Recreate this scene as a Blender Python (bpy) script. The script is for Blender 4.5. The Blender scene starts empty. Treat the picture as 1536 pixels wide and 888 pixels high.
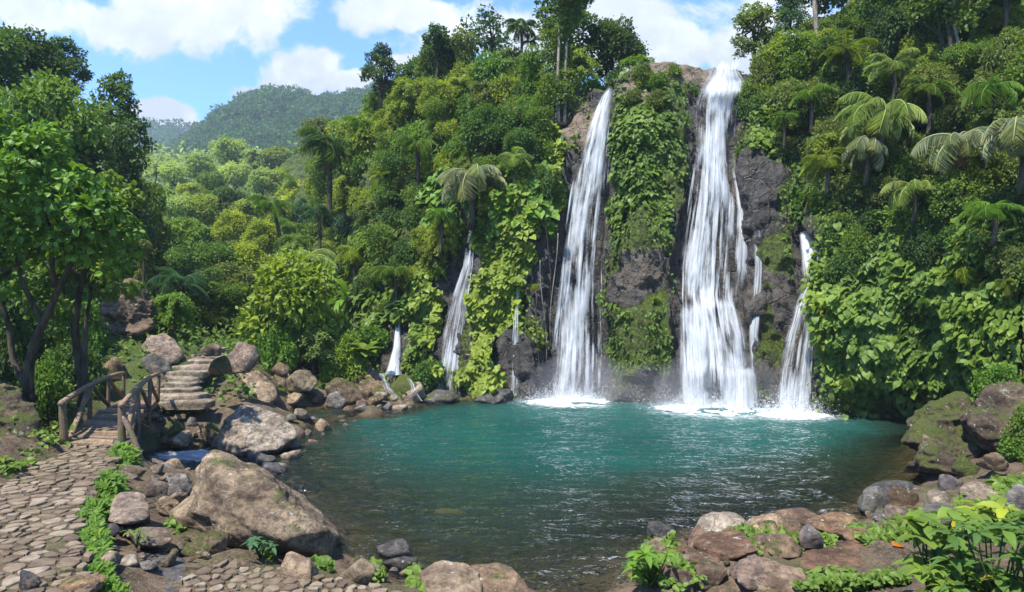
import bpy, bmesh, math, random
import numpy as np
from mathutils import Vector, Matrix, Euler
random.seed(7); RNG = np.random.default_rng(7)
C = bpy.context.scene.collection
SC = bpy.context.scene
F, CZ, HX, HY = 1001.0, 4.0, 768.0, 444.0
def P(px, py, Y): return np.array([(px-HX)/F*Y, Y, CZ+(HY-py)/F*Y])
def G(px, py, z): return P(px, py, (CZ-z)*F/(py-HY))
# ---------------------------------------------------------------- noise
def _h(ix, iy, iz, s):
    h = (ix*374761393 + iy*668265263 + iz*2147483629 + s*974634777) & 0xffffffff
    h = ((h ^ (h >> 13))*1274126177) & 0xffffffff
    return ((h ^ (h >> 16)) & 0xffff)/32767.5 - 1
def vnoise(p, s=0):
    p = np.asarray(p, float); f = np.floor(p); i = f.astype(np.int64); t = p-f; t = t*t*t*(t*(t*6-15)+10)
    r = 0
    for dx in (0, 1):
        for dy in (0, 1):
            for dz in (0, 1):
                w = (t[:,0] if dx else 1-t[:,0])*(t[:,1] if dy else 1-t[:,1])*(t[:,2] if dz else 1-t[:,2])
                r = r + w*_h(i[:,0]+dx, i[:,1]+dy, i[:,2]+dz, s)
    return r
def fbm(p, oct=4, s=0, gain=.5):
    a, r, p = 1.0, 0, np.asarray(p, float)
    for k in range(oct): r = r + a*vnoise(p, s+k*17); p = p*2.03+11.3; a *= gain
    return r
def ridged(p, oct=4, s=0):
    a, r, p = 1.0, 0, np.asarray(p, float)
    for k in range(oct): r = r + a*(1-2*np.abs(vnoise(p, s+k*17))); p = p*2.1+5.7; a *= .5
    return r
def sstep(a, b, x): t = np.clip((x-a)/(b-a), 0, 1); return t*t*(3-2*t)
# ---------------------------------------------------------------- objects
def mk_mesh(name, V, faces, mats=(), smooth=False, attrs=None, fmat=None, uv=None):
    """faces: int array (n,k) or list of such arrays"""
    me = bpy.data.meshes.new(name)
    V = np.asarray(V, np.float32); fl = faces if isinstance(faces, list) else [faces]
    fl = [np.asarray(f, np.int32) for f in fl if len(f)]
    me.vertices.add(len(V)); me.vertices.foreach_set('co', V.ravel())
    li = np.concatenate([f.ravel() for f in fl]); cnt = np.concatenate([np.full(len(f), f.shape[1]) for f in fl])
    st = np.concatenate([[0], np.cumsum(cnt)[:-1]])
    me.loops.add(len(li)); me.loops.foreach_set('vertex_index', li)
    me.polygons.add(len(cnt)); me.polygons.foreach_set('loop_start', st.astype(np.int32)); me.polygons.foreach_set('loop_total', cnt.astype(np.int32))
    if fmat is not None: me.polygons.foreach_set('material_index', np.asarray(fmat, np.int32))
    for m in mats: me.materials.append(m)
    me.polygons.foreach_set('use_smooth', np.full(len(cnt), bool(smooth)))
    for k, a in (attrs or {}).items():
        at = me.attributes.new(k, 'FLOAT', 'POINT'); at.data.foreach_set('value', np.asarray(a, np.float32))
    if uv is not None:
        l = me.uv_layers.new(name='UVMap'); l.data.foreach_set('uv', np.asarray(uv, np.float32)[li].ravel())
    me.update(calc_edges=True); me.validate()
    return me
def link(name, data, parent=None, loc=None, rot=None, scale=None, color=None):
    o = bpy.data.objects.new(name, data); C.objects.link(o)
    if loc is not None: o.location = loc
    if rot is not None: o.rotation_euler = rot
    if scale is not None: o.scale = (scale,)*3 if np.isscalar(scale) else scale
    if color is not None: o.color = tuple(color) if len(color) == 4 else (*color, 1)
    if parent is not None: o.parent = parent
    return o
def tag(o, label=None, cat=None, group=None, kind=None):
    for k, v in (('label', label), ('category', cat), ('group', group), ('kind', kind)):
        if v: o[k] = v
    return o
class MB:
    """collects vertices/faces of one mesh"""
    def __init__(s): s.V = []; s.F = {}; s.n = 0; s.A = []
    def add(s, V, F, a=0.5):
        V = np.asarray(V, float); F = np.asarray(F)
        s.V.append(V); s.F.setdefault(F.shape[1], []).append(F+s.n); s.n += len(V)
        s.A.append(np.full(len(V), a) if np.isscalar(a) else np.asarray(a))
    def mesh(s, name, mats, smooth=False):
        return mk_mesh(name, np.concatenate(s.V), [np.concatenate(f) for f in s.F.values()], mats, smooth, {'tint': np.concatenate(s.A)})
def tube(pts, rad, n=7, cap=True, rough=0, seed=0):
    pts = np.asarray(pts, float); m = len(pts); rad = np.full(m, rad) if np.isscalar(rad) else np.asarray(rad, float)
    T = np.gradient(pts, axis=0); T /= np.linalg.norm(T, axis=1)[:, None]+1e-9
    up = np.array([0, 0, 1.]) if abs(T[:, 2]).mean() < .8 else np.array([1., 0, 0])
    A = np.cross(T, up); A /= np.linalg.norm(A, axis=1)[:, None]+1e-9; B = np.cross(T, A)
    a = np.arange(n)/n*2*np.pi
    V = pts[:, None]+rad[:, None, None]*(np.cos(a)[None, :, None]*A[:, None]+np.sin(a)[None, :, None]*B[:, None])
    V = V.reshape(-1, 3)
    if rough:
        c = np.repeat(pts, n, 0); V = c+(V-c)*(1+rough*fbm(V*9+seed*3.1, 2, seed))[:, None]
    i = np.arange(m-1)[:, None]*n; j = np.arange(n)[None]; k = (j+1) % n
    Fq = np.stack([i+j, i+k, i+n+k, i+n+j], -1).reshape(-1, 4)
    if cap:
        V = np.concatenate([V, pts[:1], pts[-1:]]); j = np.arange(n); k = (j+1) % n; e = len(V)
        c1 = np.stack([k, j, np.full(n, e-2)], -1); c2 = np.stack([(m-1)*n+j, (m-1)*n+k, np.full(n, e-1)], -1)
        return V, Fq, np.concatenate([c1, c2])
    return V, Fq, np.zeros((0, 3), int)
def add_tube(mb, *a, tint=.5, **k):
    V, q, t = tube(*a, **k); mb.V.append(V); mb.F.setdefault(4, []).append(q+mb.n)
    if len(t): mb.F.setdefault(3, []).append(t+mb.n)
    mb.n += len(V); mb.A.append(np.full(len(V), tint))
def gridF(nu, nv):
    i = np.arange(nu-1)[:, None]; j = np.arange(nv-1)[None]
    a = i*nv+j
    return np.stack([a, a+nv, a+nv+1, a+1], -1).reshape(-1, 4)
# ---------------------------------------------------------------- material helpers
class NT:
    def __init__(s, name, disp=False):
        s.m = bpy.data.materials.new(name); s.m.use_nodes = True; s.t = s.m.node_tree; s.t.nodes.clear()
        s.out = s.n('ShaderNodeOutputMaterial')
    def n(s, typ, **kw):
        nd = s.t.nodes.new(typ)
        for k, v in kw.items(): setattr(nd, k, v)
        return nd
    def l(s, a, b): s.t.links.new(a, b)
    def set(s, sock, v):
        if isinstance(v, bpy.types.NodeSocket): s.l(v, sock)
        elif isinstance(v, (tuple, list)) and len(v) == 3 and sock.type == 'RGBA': sock.default_value = (*v, 1)
        else: sock.default_value = v
    def math(s, op, a, b=None, c=None, clamp=False):
        nd = s.n('ShaderNodeMath', operation=op, use_clamp=clamp); s.set(nd.inputs[0], a)
        if b is not None: s.set(nd.inputs[1], b)
        if c is not None: s.set(nd.inputs[2], c)
        return nd.outputs[0]
    def mix(s, f, a, b, blend='MIX'):
        nd = s.n('ShaderNodeMix', data_type='RGBA', blend_type=blend, clamp_factor=True)
        s.set(nd.inputs[0], f); s.set(nd.inputs[6], a); s.set(nd.inputs[7], b); return nd.outputs[2]
    def noise(s, vec, scale, detail=4, rough=.55, dist=0, out=0):
        nd = s.n('ShaderNodeTexNoise'); nd.inputs['Scale'].default_value = scale; nd.inputs['Detail'].default_value = detail
        nd.inputs['Roughness'].default_value = rough; nd.inputs['Distortion'].default_value = dist
        if vec is not None: s.l(vec, nd.inputs['Vector'])
        return nd.outputs[out]
    def vor(s, vec, scale, feature='F1', out='Distance', rnd=1):
        nd = s.n('ShaderNodeTexVoronoi', feature=feature); nd.inputs['Scale'].default_value = scale; nd.inputs['Randomness'].default_value = rnd
        if vec is not None: s.l(vec, nd.inputs['Vector'])
        return nd.outputs[out]
    def ramp(s, f, stops, interp='LINEAR'):
        nd = s.n('ShaderNodeValToRGB'); r = nd.color_ramp; r.interpolation = interp
        while len(r.elements) < len(stops): r.elements.new(.5)
        for e, (p, c) in zip(r.elements, stops):
            e.position = p; e.color = (*c, 1) if not np.isscalar(c) else (c, c, c, 1)
        s.l(f, nd.inputs[0]); return nd.outputs[0]
    def rng(s, f, a, b, c=0., d=1., smooth=True):
        nd = s.n('ShaderNodeMapRange', interpolation_type='SMOOTHSTEP' if smooth else 'LINEAR'); s.l(f, nd.inputs[0])
        for i, v in enumerate((a, b, c, d)): s.set(nd.inputs[i+1], v)
        return nd.outputs[0]
    def attr(s, name, out='Fac'): return s.n('ShaderNodeAttribute', attribute_name=name).outputs[out]
    def mapping(s, vec, scale=(1,1,1), loc=(0,0,0)):
        nd = s.n('ShaderNodeMapping'); s.l(vec, nd.inputs[0]); nd.inputs['Scale'].default_value = scale; nd.inputs['Location'].default_value = loc; return nd.outputs[0]
    def obj(s): return s.n('ShaderNodeTexCoord').outputs['Object']
    def pos(s): return s.n('ShaderNodeNewGeometry').outputs['Position']
    def nrm(s): return s.n('ShaderNodeNewGeometry').outputs['Normal']
    def sep(s, v, i=2): 
        nd = s.n('ShaderNodeSeparateXYZ'); s.l(v, nd.inputs[0]); return nd.outputs[i]
    def bump(s, h, strength=.5, dist=.1, normal=None):
        nd = s.n('ShaderNodeBump'); s.l(h, nd.inputs['Height']); nd.inputs['Strength'].default_value = strength; nd.inputs['Distance'].default_value = dist
        if normal is not None: s.l(normal, nd.inputs['Normal'])
        return nd.outputs[0]
    def bsdf(s, color, rough=.8, normal=None, spec=.3):
        nd = s.n('ShaderNodeBsdfPrincipled'); s.set(nd.inputs['Base Color'], color); s.set(nd.inputs['Roughness'], rough)
        nd.inputs['Specular IOR Level'].default_value = spec
        if normal is not None: s.l(normal, nd.inputs['Normal'])
        return nd.outputs[0]
    def surf(s, sh): s.l(sh, s.out.inputs['Surface']); return s.m
    def mixs(s, f, a, b):
        nd = s.n('ShaderNodeMixShader'); s.set(nd.inputs[0], f); s.l(a, nd.inputs[1]); s.l(b, nd.inputs[2]); return nd.outputs[0]

def mat_rock():
    """object colour = stone colour, alpha = how mossy"""
    t = NT('stone'); oi = t.n('ShaderNodeObjectInfo'); p = t.pos(); col = oi.outputs['Color']; moss = oi.outputs['Alpha']
    big = t.noise(p, 1.3, 5); mid = t.noise(p, 6, 9, .72); fine = t.noise(p, 34, 5, .7); grain = t.noise(t.mapping(p, (1, 1, 2.2)), 15, 6, .75)
    base = t.mix(t.rng(big, .35, .65), t.mix(1, col, (.62, .58, .56), 'MULTIPLY'), t.mix(1, col, (1.2, 1.18, 1.12), 'MULTIPLY'))
    base = t.mix(t.rng(mid, .38, .62), t.mix(1, base, (.42, .4, .39), 'MULTIPLY'), base)
    base = t.mix(t.math('MULTIPLY', t.rng(grain, .54, .36), .65), base, t.mix(1, base, (.35, .33, .31), 'MULTIPLY'))
    base = t.mix(t.math('MULTIPLY', t.rng(t.noise(p, 2.3, 6, .7), .55, .72), .55), base, (.30, .21, .11))      # rusty stain
    base = t.mix(t.math('MULTIPLY', t.rng(t.noise(p, 9, 4, .6), .62, .7), .6), base, (.42, .42, .37))            # lichen
    base = t.mix(t.math('MULTIPLY', t.rng(fine, .3, .7), .35), base, t.mix(1, base, (1.35, 1.33, 1.3), 'MULTIPLY'))
    cr = t.vor(t.mix(.25, p, t.noise(p, 3, 3, out=1)), 1.7, 'DISTANCE_TO_EDGE'); crack = t.math('MULTIPLY', t.rng(cr, 0.0, .02, 1, 0), t.rng(big, .45, .55))
    base = t.mix(t.math('MULTIPLY', crack, .6), base, (.03, .026, .022))
    nz = t.sep(t.nrm()); mn = t.math('ADD', t.math('MULTIPLY', t.noise(p, 2.1, 6, .65), 1.5), t.math('MULTIPLY', nz, .35))
    mf = t.rng(t.math('ADD', mn, moss), 1.2, 1.45)
    mcol = t.mix(t.rng(t.noise(p, 36, 5, .7), .35, .65), (.026, .040, .008), (.095, .11, .015))
    base = t.mix(mf, base, mcol)
    wet = t.rng(t.math('ADD', t.sep(p), t.math('MULTIPLY', big, .12)), .02, .2, 1, 0)    # dark wet band just above the water line
    base = t.mix(wet, base, t.mix(1, base, (.36, .35, .35), 'MULTIPLY'))
    h = t.math('ADD', t.math('ADD', mid, t.math('MULTIPLY', fine, .35)), t.math('MULTIPLY', crack, -.2)); h = t.math('ADD', h, t.math('MULTIPLY', grain, .5))
    h = t.math('ADD', h, t.math('MULTIPLY', t.math('MULTIPLY', t.noise(p, 40, 4, .7), mf), 1.3))
    rough = t.math('SUBTRACT', .85, t.math('MULTIPLY', wet, .5))
    return t.surf(t.bsdf(base, rough, t.bump(h, .8, .07), .35))
def mat_cliff():
    t = NT('cliff_rock'); p = t.pos(); moss = t.attr('moss'); rock = t.attr('rock')
    big = t.noise(p, .9, 5); mid = t.noise(p, 3.2, 8, .7); fine = t.noise(p, 18, 5, .7)
    base = t.mix(t.rng(mid, .36, .64), (.015, .014, .013), (.078, .072, .064))
    base = t.mix(t.math('MULTIPLY', t.rng(big, .5, .68), .45), base, (.10, .078, .05))
    base = t.mix(t.math('MULTIPLY', t.rng(fine, .45, .7), .5), base, t.mix(1, base, (1.7, 1.65, 1.6), 'MULTIPLY'))
    soil = t.mix(t.rng(mid, .4, .6), (.02, .018, .008), (.06, .05, .022))
    base = t.mix(rock, soil, base)
    dry = t.attr('dry')
    base = t.mix(t.math('MULTIPLY', dry, t.rng(mid, .3, .55)), base, t.mix(fine, (.13, .095, .06), (.30, .235, .165)))
    mf = t.rng(t.math('ADD', t.math('MULTIPLY', t.noise(p, 1.8, 7, .68), 1.1), moss), .84, 1.12)
    mcol = t.mix(t.rng(t.noise(p, 7, 5, .65), .35, .65), (.03, .05, .007), (.125, .165, .018))
    base = t.mix(mf, base, mcol)
    cr = t.vor(t.mix(.3, t.mapping(p, (1, 1, .7)), t.noise(p, 2.5, 3, out=1)), 2.1, 'DISTANCE_TO_EDGE'); crack = t.rng(cr, 0, .06, 1, 0)
    h = t.math('ADD', t.math('ADD', t.math('MULTIPLY', mid, 1.6), t.math('MULTIPLY', fine, .35)), t.math('MULTIPLY', crack, -.5))
    h = t.math('ADD', h, t.math('MULTIPLY', t.math('MULTIPLY', t.noise(p, 16, 6, .75), mf), 1.2))
    return t.surf(t.bsdf(base, t.math('SUBTRACT', .8, t.math('MULTIPLY', rock, .3)), t.bump(h, .9, .22), .4))
def mat_ground():
    t = NT('ground_earth'); p = t.pos(); mid = t.noise(p, 2.6, 8, .68); fine = t.noise(p, 26, 6, .72); veg = t.attr('veg')
    base = t.mix(t.rng(mid, .34, .66), (.045, .032, .020), (.135, .095, .06))
    base = t.mix(t.math('MULTIPLY', t.rng(fine, .48, .66), .55), base, (.20, .16, .115))
    base = t.mix(t.math('MULTIPLY', t.rng(fine, .46, .34), .6), base, (.025, .02, .014))
    peb = t.n('ShaderNodeTexVoronoi'); peb.inputs['Scale'].default_value = 26; t.l(t.mix(.06, p, t.noise(p, 9, 2, out=1)), peb.inputs['Vector'])
    grit = t.math('MULTIPLY', t.rng(peb.outputs['Distance'], .30, .16), t.rng(t.sep(peb.outputs['Color'], 1), .62, .7))
    base = t.mix(grit, base, t.mix(t.sep(peb.outputs['Color'], 0), (.12, .10, .08), (.30, .255, .20)))
    g = t.mix(t.rng(fine, .35, .65), (.018, .035, .008), (.075, .105, .018))
    base = t.mix(t.rng(t.math('ADD', t.math('MULTIPLY', t.noise(p, 1.7, 6, .65), .8), veg), .58, .85), base, g)
    under = t.rng(t.sep(p), -.05, .1, 1, 0)
    base = t.mix(under, base, t.mix(1, base, (.8, .72, .5), 'MULTIPLY'))
    h = t.math('ADD', t.math('ADD', mid, t.math('MULTIPLY', fine, .45)), t.math('MULTIPLY', grit, .25))
    return t.surf(t.bsdf(base, .92, t.bump(h, .9, .07), .2))
def mat_leaf(name='leaf', trans=.40, rough=.55):
    t = NT(name); oi = t.n('ShaderNodeObjectInfo'); tint = t.attr('tint'); col = oi.outputs['Color']
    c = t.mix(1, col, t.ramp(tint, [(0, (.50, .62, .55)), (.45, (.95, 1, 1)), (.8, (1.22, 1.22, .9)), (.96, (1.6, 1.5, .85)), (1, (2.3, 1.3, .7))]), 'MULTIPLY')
    c = t.mix(t.math('MULTIPLY', t.math('SUBTRACT', oi.outputs['Random'], .5), .18, clamp=True), c, (.10, .085, .02))
    pr = t.bsdf(c, rough, None, .22)
    tr = t.n('ShaderNodeBsdfTranslucent'); t.l(t.mix(1, c, (1.5, 1.45, .6), 'MULTIPLY'), tr.inputs[0])
    return t.surf(t.mixs(trans, pr, tr.outputs[0]))
def mat_bark(name, a, b, sc=9):
    t = NT(name); p = t.obj(); oi = t.n('ShaderNodeObjectInfo')
    v = t.noise(t.mapping(p, (1, 1, .18)), sc, 6, .7); m = t.noise(p, 2.2, 5)
    c = t.mix(t.rng(v, .35, .65), a, b); c = t.mix(t.math('MULTIPLY', t.rng(m, .52, .65), .6), c, (.055, .07, .022))
    return t.surf(t.bsdf(c, .85, t.bump(v, .8, .03)))
def mat_wood():
    t = NT('weathered_wood'); p = t.obj(); tint = t.attr('tint')
    v = t.noise(t.mapping(p, (6, 1.2, 6)), 6, 7, .7); c = t.mix(t.rng(v, .3, .7), (.085, .055, .033), (.30, .215, .145))
    c = t.mix(1, c, t.ramp(tint, [(0, (.55, .55, .56)), (1, (1.25, 1.2, 1.15))]), 'MULTIPLY')
    c = t.mix(t.math('MULTIPLY', t.rng(t.noise(p, 3, 5), .55, .68), .6), c, (.07, .085, .02))
    return t.surf(t.bsdf(c, .75, t.bump(v, .5, .012)))
def mat_flag():
    t = NT('flagstone'); p = t.pos(); tint = t.attr('tint'); mid = t.noise(p, 6, 7, .68); fine = t.noise(p, 45, 4, .7)
    c = t.ramp(tint, [(0, (.11, .08, .052)), (.4, (.175, .13, .085)), (.75, (.215, .165, .11)), (1, (.26, .21, .15))])
    c = t.mix(t.rng(mid, .32, .62), t.mix(1, c, (.55, .52, .5), 'MULTIPLY'), c)
    c = t.mix(t.math('MULTIPLY', t.rng(fine, .5, .7), .35), c, (.10, .08, .06))
    c = t.mix(t.math('MULTIPLY', t.rng(t.noise(p, 2.0, 5), .56, .68), .45), c, (.085, .085, .025))
    return t.surf(t.bsdf(c, .8, t.bump(t.math('ADD', mid, t.math('MULTIPLY', fine, .3)), .6, .03), .3))
M = dict(rock=mat_rock(), cliff=mat_cliff(), ground=mat_ground(), leaf=mat_leaf(), gloss_leaf=mat_leaf('broad_leaf', .34, .46),
         bark=mat_bark('dark_bark', (.018, .014, .01), (.085, .065, .045)), pale_bark=mat_bark('pale_bark', (.10, .085, .065), (.30, .26, .20)),
         wood=mat_wood(), flag=mat_flag())
SKYS, SUNE, HAZE, EXPO = 0.15, 4.5, 0.00045, 1.25
# ================================================================ ground (plan view height field)
def rbf(ctrl):
    c = np.array(ctrl, float); X = c[:, :2]; n = len(X)
    K = np.linalg.norm(X[:, None]-X[None], axis=2); Q = np.c_[np.ones(n), X]
    A = np.zeros((n+3, n+3)); A[:n, :n] = K+np.eye(n)*(-.05); A[:n, n:] = Q; A[n:, :n] = Q.T
    w = np.linalg.solve(A, np.r_[c[:, 2], 0, 0, 0])
    def f(xy):
        xy = np.asarray(xy, float); out = np.empty(len(xy))
        for s in range(0, len(xy), 20000):
            b = xy[s:s+20000]; out[s:s+20000] = np.linalg.norm(b[:, None]-X[None], axis=2)@w[:n]+np.c_[np.ones(len(b)), b]@w[n:]
        return out
    return f
ctrl = []
def cg(z, *pts):
    for px, py in pts: g_ = G(px, py, max(z, 0)); g_[2] = z; ctrl.append(g_)       # under water: below the surface point seen there
def cp(*pts):
    for px, py, Y in pts: ctrl.append(P(px, py, Y))
# path and its surroundings (1 m above the water)
cg(1.0, (180, 668), (150, 720), (122, 762), (130, 850), (150, 930), (95, 668), (20, 718), (-120, 780), (-250, 880), (60, 850), (40, 760), (-100, 900), (100, 700), (0, 1100), (-600, 1100), (100, 1500))
cg(1.1, (30, 690), (-60, 740)); cg(1.5, (-20, 640), (-140, 690))
cg(.8, (178, 770), (172, 830), (190, 900)); cg(.7, (188, 720)); cg(.3, (218, 704)); cg(.5, (220, 750)); cg(.65, (222, 790), (230, 810), (250, 860))
cg(.6, (300, 850), (420, 850), (540, 872), (330, 900), (640, 910), (480, 910)); cg(.45, (270, 760)); cg(.3, (300, 725), (350, 820))
# near shoreline
cg(0, (330, 712), (440, 740), (505, 800), (520, 838), (590, 852), (700, 868), (790, 885), (900, 905), (945, 870), (985, 806), (1050, 785), (1180, 790), (1290, 760), (1340, 738), (1400, 722), (1375, 690), (1350, 655))
cg(.5, (1000, 850), (1100, 840), (1200, 815), (1020, 900), (1120, 900)); cg(.55, (1330, 800), (1400, 765), (900, 1000), (700, 1000))
cg(.42, (1260, 850), (1200, 866), (1330, 866)); cg(.6, (1390, 850)); cg(.8, (1200, 930), (800, 1200)); cg(.4, (1480, 742), (1440, 748)); cg(.8, (1536, 790)); cg(.6, (1460, 775)); cg(1.3, (1500, 870), (1600, 820), (1400, 950)); cg(.7, (1536, 705)); cg(1.0, (1620, 720)); cg(.5, (1450, 690), (1300, 1300))
# pool bed
cg(-.35, (430, 715), (560, 830), (680, 845), (850, 870), (960, 800), (1080, 765), (1250, 745), (1330, 715)); cg(-.25, (380, 690), (480, 760), (540, 800))
cg(-.8, (500, 720), (640, 780), (800, 800), (1000, 745), (1200, 715), (1300, 680)); cg(-1.3, (520, 670), (700, 720), (950, 715), (1150, 690))
cg(-2.2, (600, 650), (800, 680), (1000, 680), (1200, 655)); cg(-2.8, (700, 640), (900, 640), (1100, 645), (560, 630)); cg(-2.0, (660, 615), (850, 612), (1100, 618), (1230, 630), (480, 625)); cg(-1.5, (1320, 650))
# stream that leaves the pool under the bridge
cg(-.45, (345, 683), (318, 686), (290, 688), (262, 688), (235, 688), (210, 692), (250, 677), (300, 676)); cg(.1, (300, 704), (240, 706), (350, 700)); cg(-.35, (170, 700), (190, 686), (150, 690), (110, 700))
# left bank of the pool
cg(.0, (455, 645), (420, 628), (436, 612), (500, 608), (560, 610), (640, 606)); cg(.35, (300, 640), (370, 632), (250, 645)); cg(.15, (330, 662), (250, 664), (290, 664))
cg(.7, (260, 606), (300, 604)); cg(.9, (400, 590)); cg(.8, (480, 590), (560, 588)); cg(1.02, (225, 598), (200, 602), (250, 596), (180, 600))
cp((250, 575, 20.3), (290, 545, 22), (310, 526, 23.5), (340, 545, 23.5), (390, 548, 24), (440, 545, 26), (330, 515, 27), (520, 560, 27), (220, 545, 21), (200, 502, 22.5), (200, 455, 23.8), (180, 470, 23.4), (225, 470, 23.8), (150, 570, 20), (230, 500, 25), (120, 610, 17))
cp((60, 610, 16.5), (0, 570, 18), (-100, 580, 16), (-200, 600, 11), (-100, 480, 22), (0, 470, 25), (100, 470, 26), (60, 360, 34), (-50, 260, 34), (-200, 250, 30), (130, 300, 42), (170, 330, 50), (-400, 300, 24), (-600, 400, 15))
# valley that runs back between the hills
cp((330, 470, 40), (400, 500, 33), (260, 450, 40), (330, 420, 60), (300, 370, 80), (350, 310, 110), (420, 280, 120), (240, 300, 105), (200, 330, 80), (330, 255, 170), (100, 250, 110), (-100, 150, 110), (450, 400, 62), (500, 300, 100), (560, 260, 110), (700, 250, 150), (0, 230, 180), (600, 220, 190))
cp((600, 560, 33), (800, 560, 36), (1100, 560, 36), (1400, 500, 32), (1800, 450, 30), (900, 400, 90), (1600, 300, 90))
ground_h = rbf(ctrl)
def gz(x, y): return float(ground_h([[x, y]])[0])
def GZ(px, Y, dz=0.0):
    x = (px-HX)/F*Y; return np.array([x, Y, gz(x, Y)+dz])
def field(x0, x1, y0, y1, st):
    xs = np.arange(x0, x1+1e-6, st); ys = np.arange(y0, y1+1e-6, st)
    X, Y = np.meshgrid(xs, ys, indexing='ij'); xy = np.c_[X.ravel(), Y.ravel()]
    return xy, ground_h(xy), len(xs), len(ys)
def veg_of(xy, z):
    x, y = xy.T; px = HX+x/y*F
    v = .2*(z > .12)+sstep(23, 27, y+.35*np.minimum(0, x+9))*.5+sstep(-9, -12, x)*.25
    return np.clip(v+.1*fbm(np.c_[xy*.5, z*0], 3), 0, 1)
xy, z, a, b = field(-24, 20, 1.0, 34, .14)
edge = np.minimum.reduce([sstep(-24, -22.5, xy[:, 0]), sstep(20, 18.5, xy[:, 0]), sstep(34, 32.5, xy[:, 1])])
px_ = HX+xy[:, 0]/xy[:, 1]*F
def inpoly(q, poly):
    r = np.zeros(len(q), bool); j = len(poly)-1
    for i in range(len(poly)):
        a_, b_ = poly[i], poly[j]; dy = b_[1]-a_[1]
        r ^= ((a_[1] > q[:, 1]) != (b_[1] > q[:, 1])) & (q[:, 0] < (b_[0]-a_[0])*(q[:, 1]-a_[1])/(dy if abs(dy) > 1e-9 else 1e-9)+a_[0]); j = i
    return r
PATH1 = [G(*p_, 1.02)[:2] for p_ in [(178, 668), (176, 690), (160, 716), (138, 744), (122, 768), (122, 800), (132, 850), (150, 930), (175, 1050), (-400, 1050), (-420, 900), (-200, 815), (-60, 748), (0, 724), (48, 700), (80, 682), (95, 668)]]
PATH2 = [G(*p_, .64)[:2] for p_ in [(285, 848), (330, 842), (420, 850), (470, 862), (560, 876), (620, 884), (650, 900), (640, 960), (260, 960), (262, 890)]]
on1, on2 = inpoly(xy, PATH1), inpoly(xy, PATH2); onpath = (on1 | on2).astype(float)
z0_ = z.copy(); zz = z.reshape(a, b)
for _ in range(10): zz[1:-1, 1:-1] = .4*zz[1:-1, 1:-1]+.15*(zz[:-2, 1:-1]+zz[2:, 1:-1]+zz[1:-1, :-2]+zz[1:-1, 2:])
q = np.c_[xy, z]
zn = np.where(on1, .995, np.where(on2, .615, z))+(.10*fbm(q*[1.1, 1.1, 0], 5, 3)+.05*ridged(q*[4, 4, 0], 3, 9)-.03)*(1-.93*onpath)-.03*(1-onpath)-.12*(1-edge)
ground = link('ground', mk_mesh('ground', np.c_[xy, zn], gridF(a, b), [M['ground']], True, {'veg': veg_of(xy, z)})); tag(ground, kind='structure')
xy, z, a, b = field(-130, 150, -20, 230, 2.0)
near = (xy[:, 0] > -22) & (xy[:, 0] < 18) & (xy[:, 1] > 1.5) & (xy[:, 1] < 32)
z2 = z+.5*fbm(np.c_[xy*.12, z*0], 4, 5)-np.where(near, 5.0, .5)
z2 = np.where(xy[:, 1] < 4, np.minimum(z2, .8), z2)
hs = link('hillside', mk_mesh('hillside', np.c_[xy, z2], gridF(a, b), [M['ground']], True, {'veg': np.ones(len(xy))})); tag(hs, kind='structure')

# ================================================================ cliff sheet: columns of (py, Y)
cols = {
 395: [(520, 44), (470, 52), (400, 70), (330, 88), (290, 108), (262, 125)],
 440: [(545, 36), (490, 43), (400, 57), (330, 70), (270, 85), (235, 96)],
 490: [(585, 29.5), (520, 33), (400, 42), (300, 50), (245, 56), (205, 62)],
 560: [(602, 27), (500, 29), (400, 32), (300, 37), (215, 43), (165, 48)],
 640: [(604, 26), (500, 27.2), (400, 28.5), (300, 31), (220, 35), (135, 41)],
 720: [(604, 25.8), (500, 26.6), (400, 27.4), (300, 28.8), (230, 31.5), (130, 38)],
 785: [(604, 25.6), (500, 26.2), (400, 26.8), (300, 27.8), (230, 29.5), (130, 36)],
 825: [(604, 26), (500, 26.8), (400, 27.3), (300, 27.9), (220, 29), (128, 35)],
 870: [(604, 26.6), (500, 27.1), (400, 27.5), (300, 28), (200, 28.8), (133, 32)],
 912: [(604, 26.3), (500, 26.8), (400, 27.2), (300, 27.6), (200, 28.1), (134, 29.5)],
 960: [(606, 24.9), (500, 25.3), (400, 25.7), (300, 26.2), (180, 27.2), (98, 29)],
 1005: [(608, 24.9), (500, 25.4), (400, 25.9), (300, 26.4), (180, 27.4), (94, 29.2)],
 1040: [(612, 25), (500, 25.5), (400, 26.2), (300, 27), (180, 27.8), (94, 28.8)],
 1085: [(612, 24.6), (500, 25), (400, 26), (300, 26.8), (180, 27.6), (96, 28.6)],
 1140: [(612, 24), (500, 24.4), (400, 25), (260, 26), (180, 27.6), (96, 29.3)],
 1195: [(616, 23.5), (500, 23.9), (430, 24.2), (350, 25), (200, 27), (70, 30.5)],
 1250: [(618, 22.3), (500, 22.4), (420, 22.8), (330, 23.8), (180, 26), (25, 31)],
 1340: [(622, 22), (560, 21.4), (450, 21.3), (350, 22), (180, 25), (-40, 32)],
 1430: [(632, 21), (560, 19.8), (450, 19.5), (350, 20.2), (180, 23.5), (-110, 31.5)],
 1536: [(645, 19.5), (560, 17.8), (450, 17.4), (330, 18.5), (150, 22), (-190, 31)],
 1700: [(660, 17.8), (560, 15.8), (450, 15.4), (300, 16.8), (50, 21), (-300, 30)],
 1950: [(690, 16), (560, 13.5), (440, 13), (260, 15), (-50, 19), (-480, 28)],
 2400: [(760, 13), (560, 11), (400, 11), (150, 13), (-300, 17), (-900, 26)],
}
NS = 40
cpx = np.array(sorted(cols)); CT = []
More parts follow.
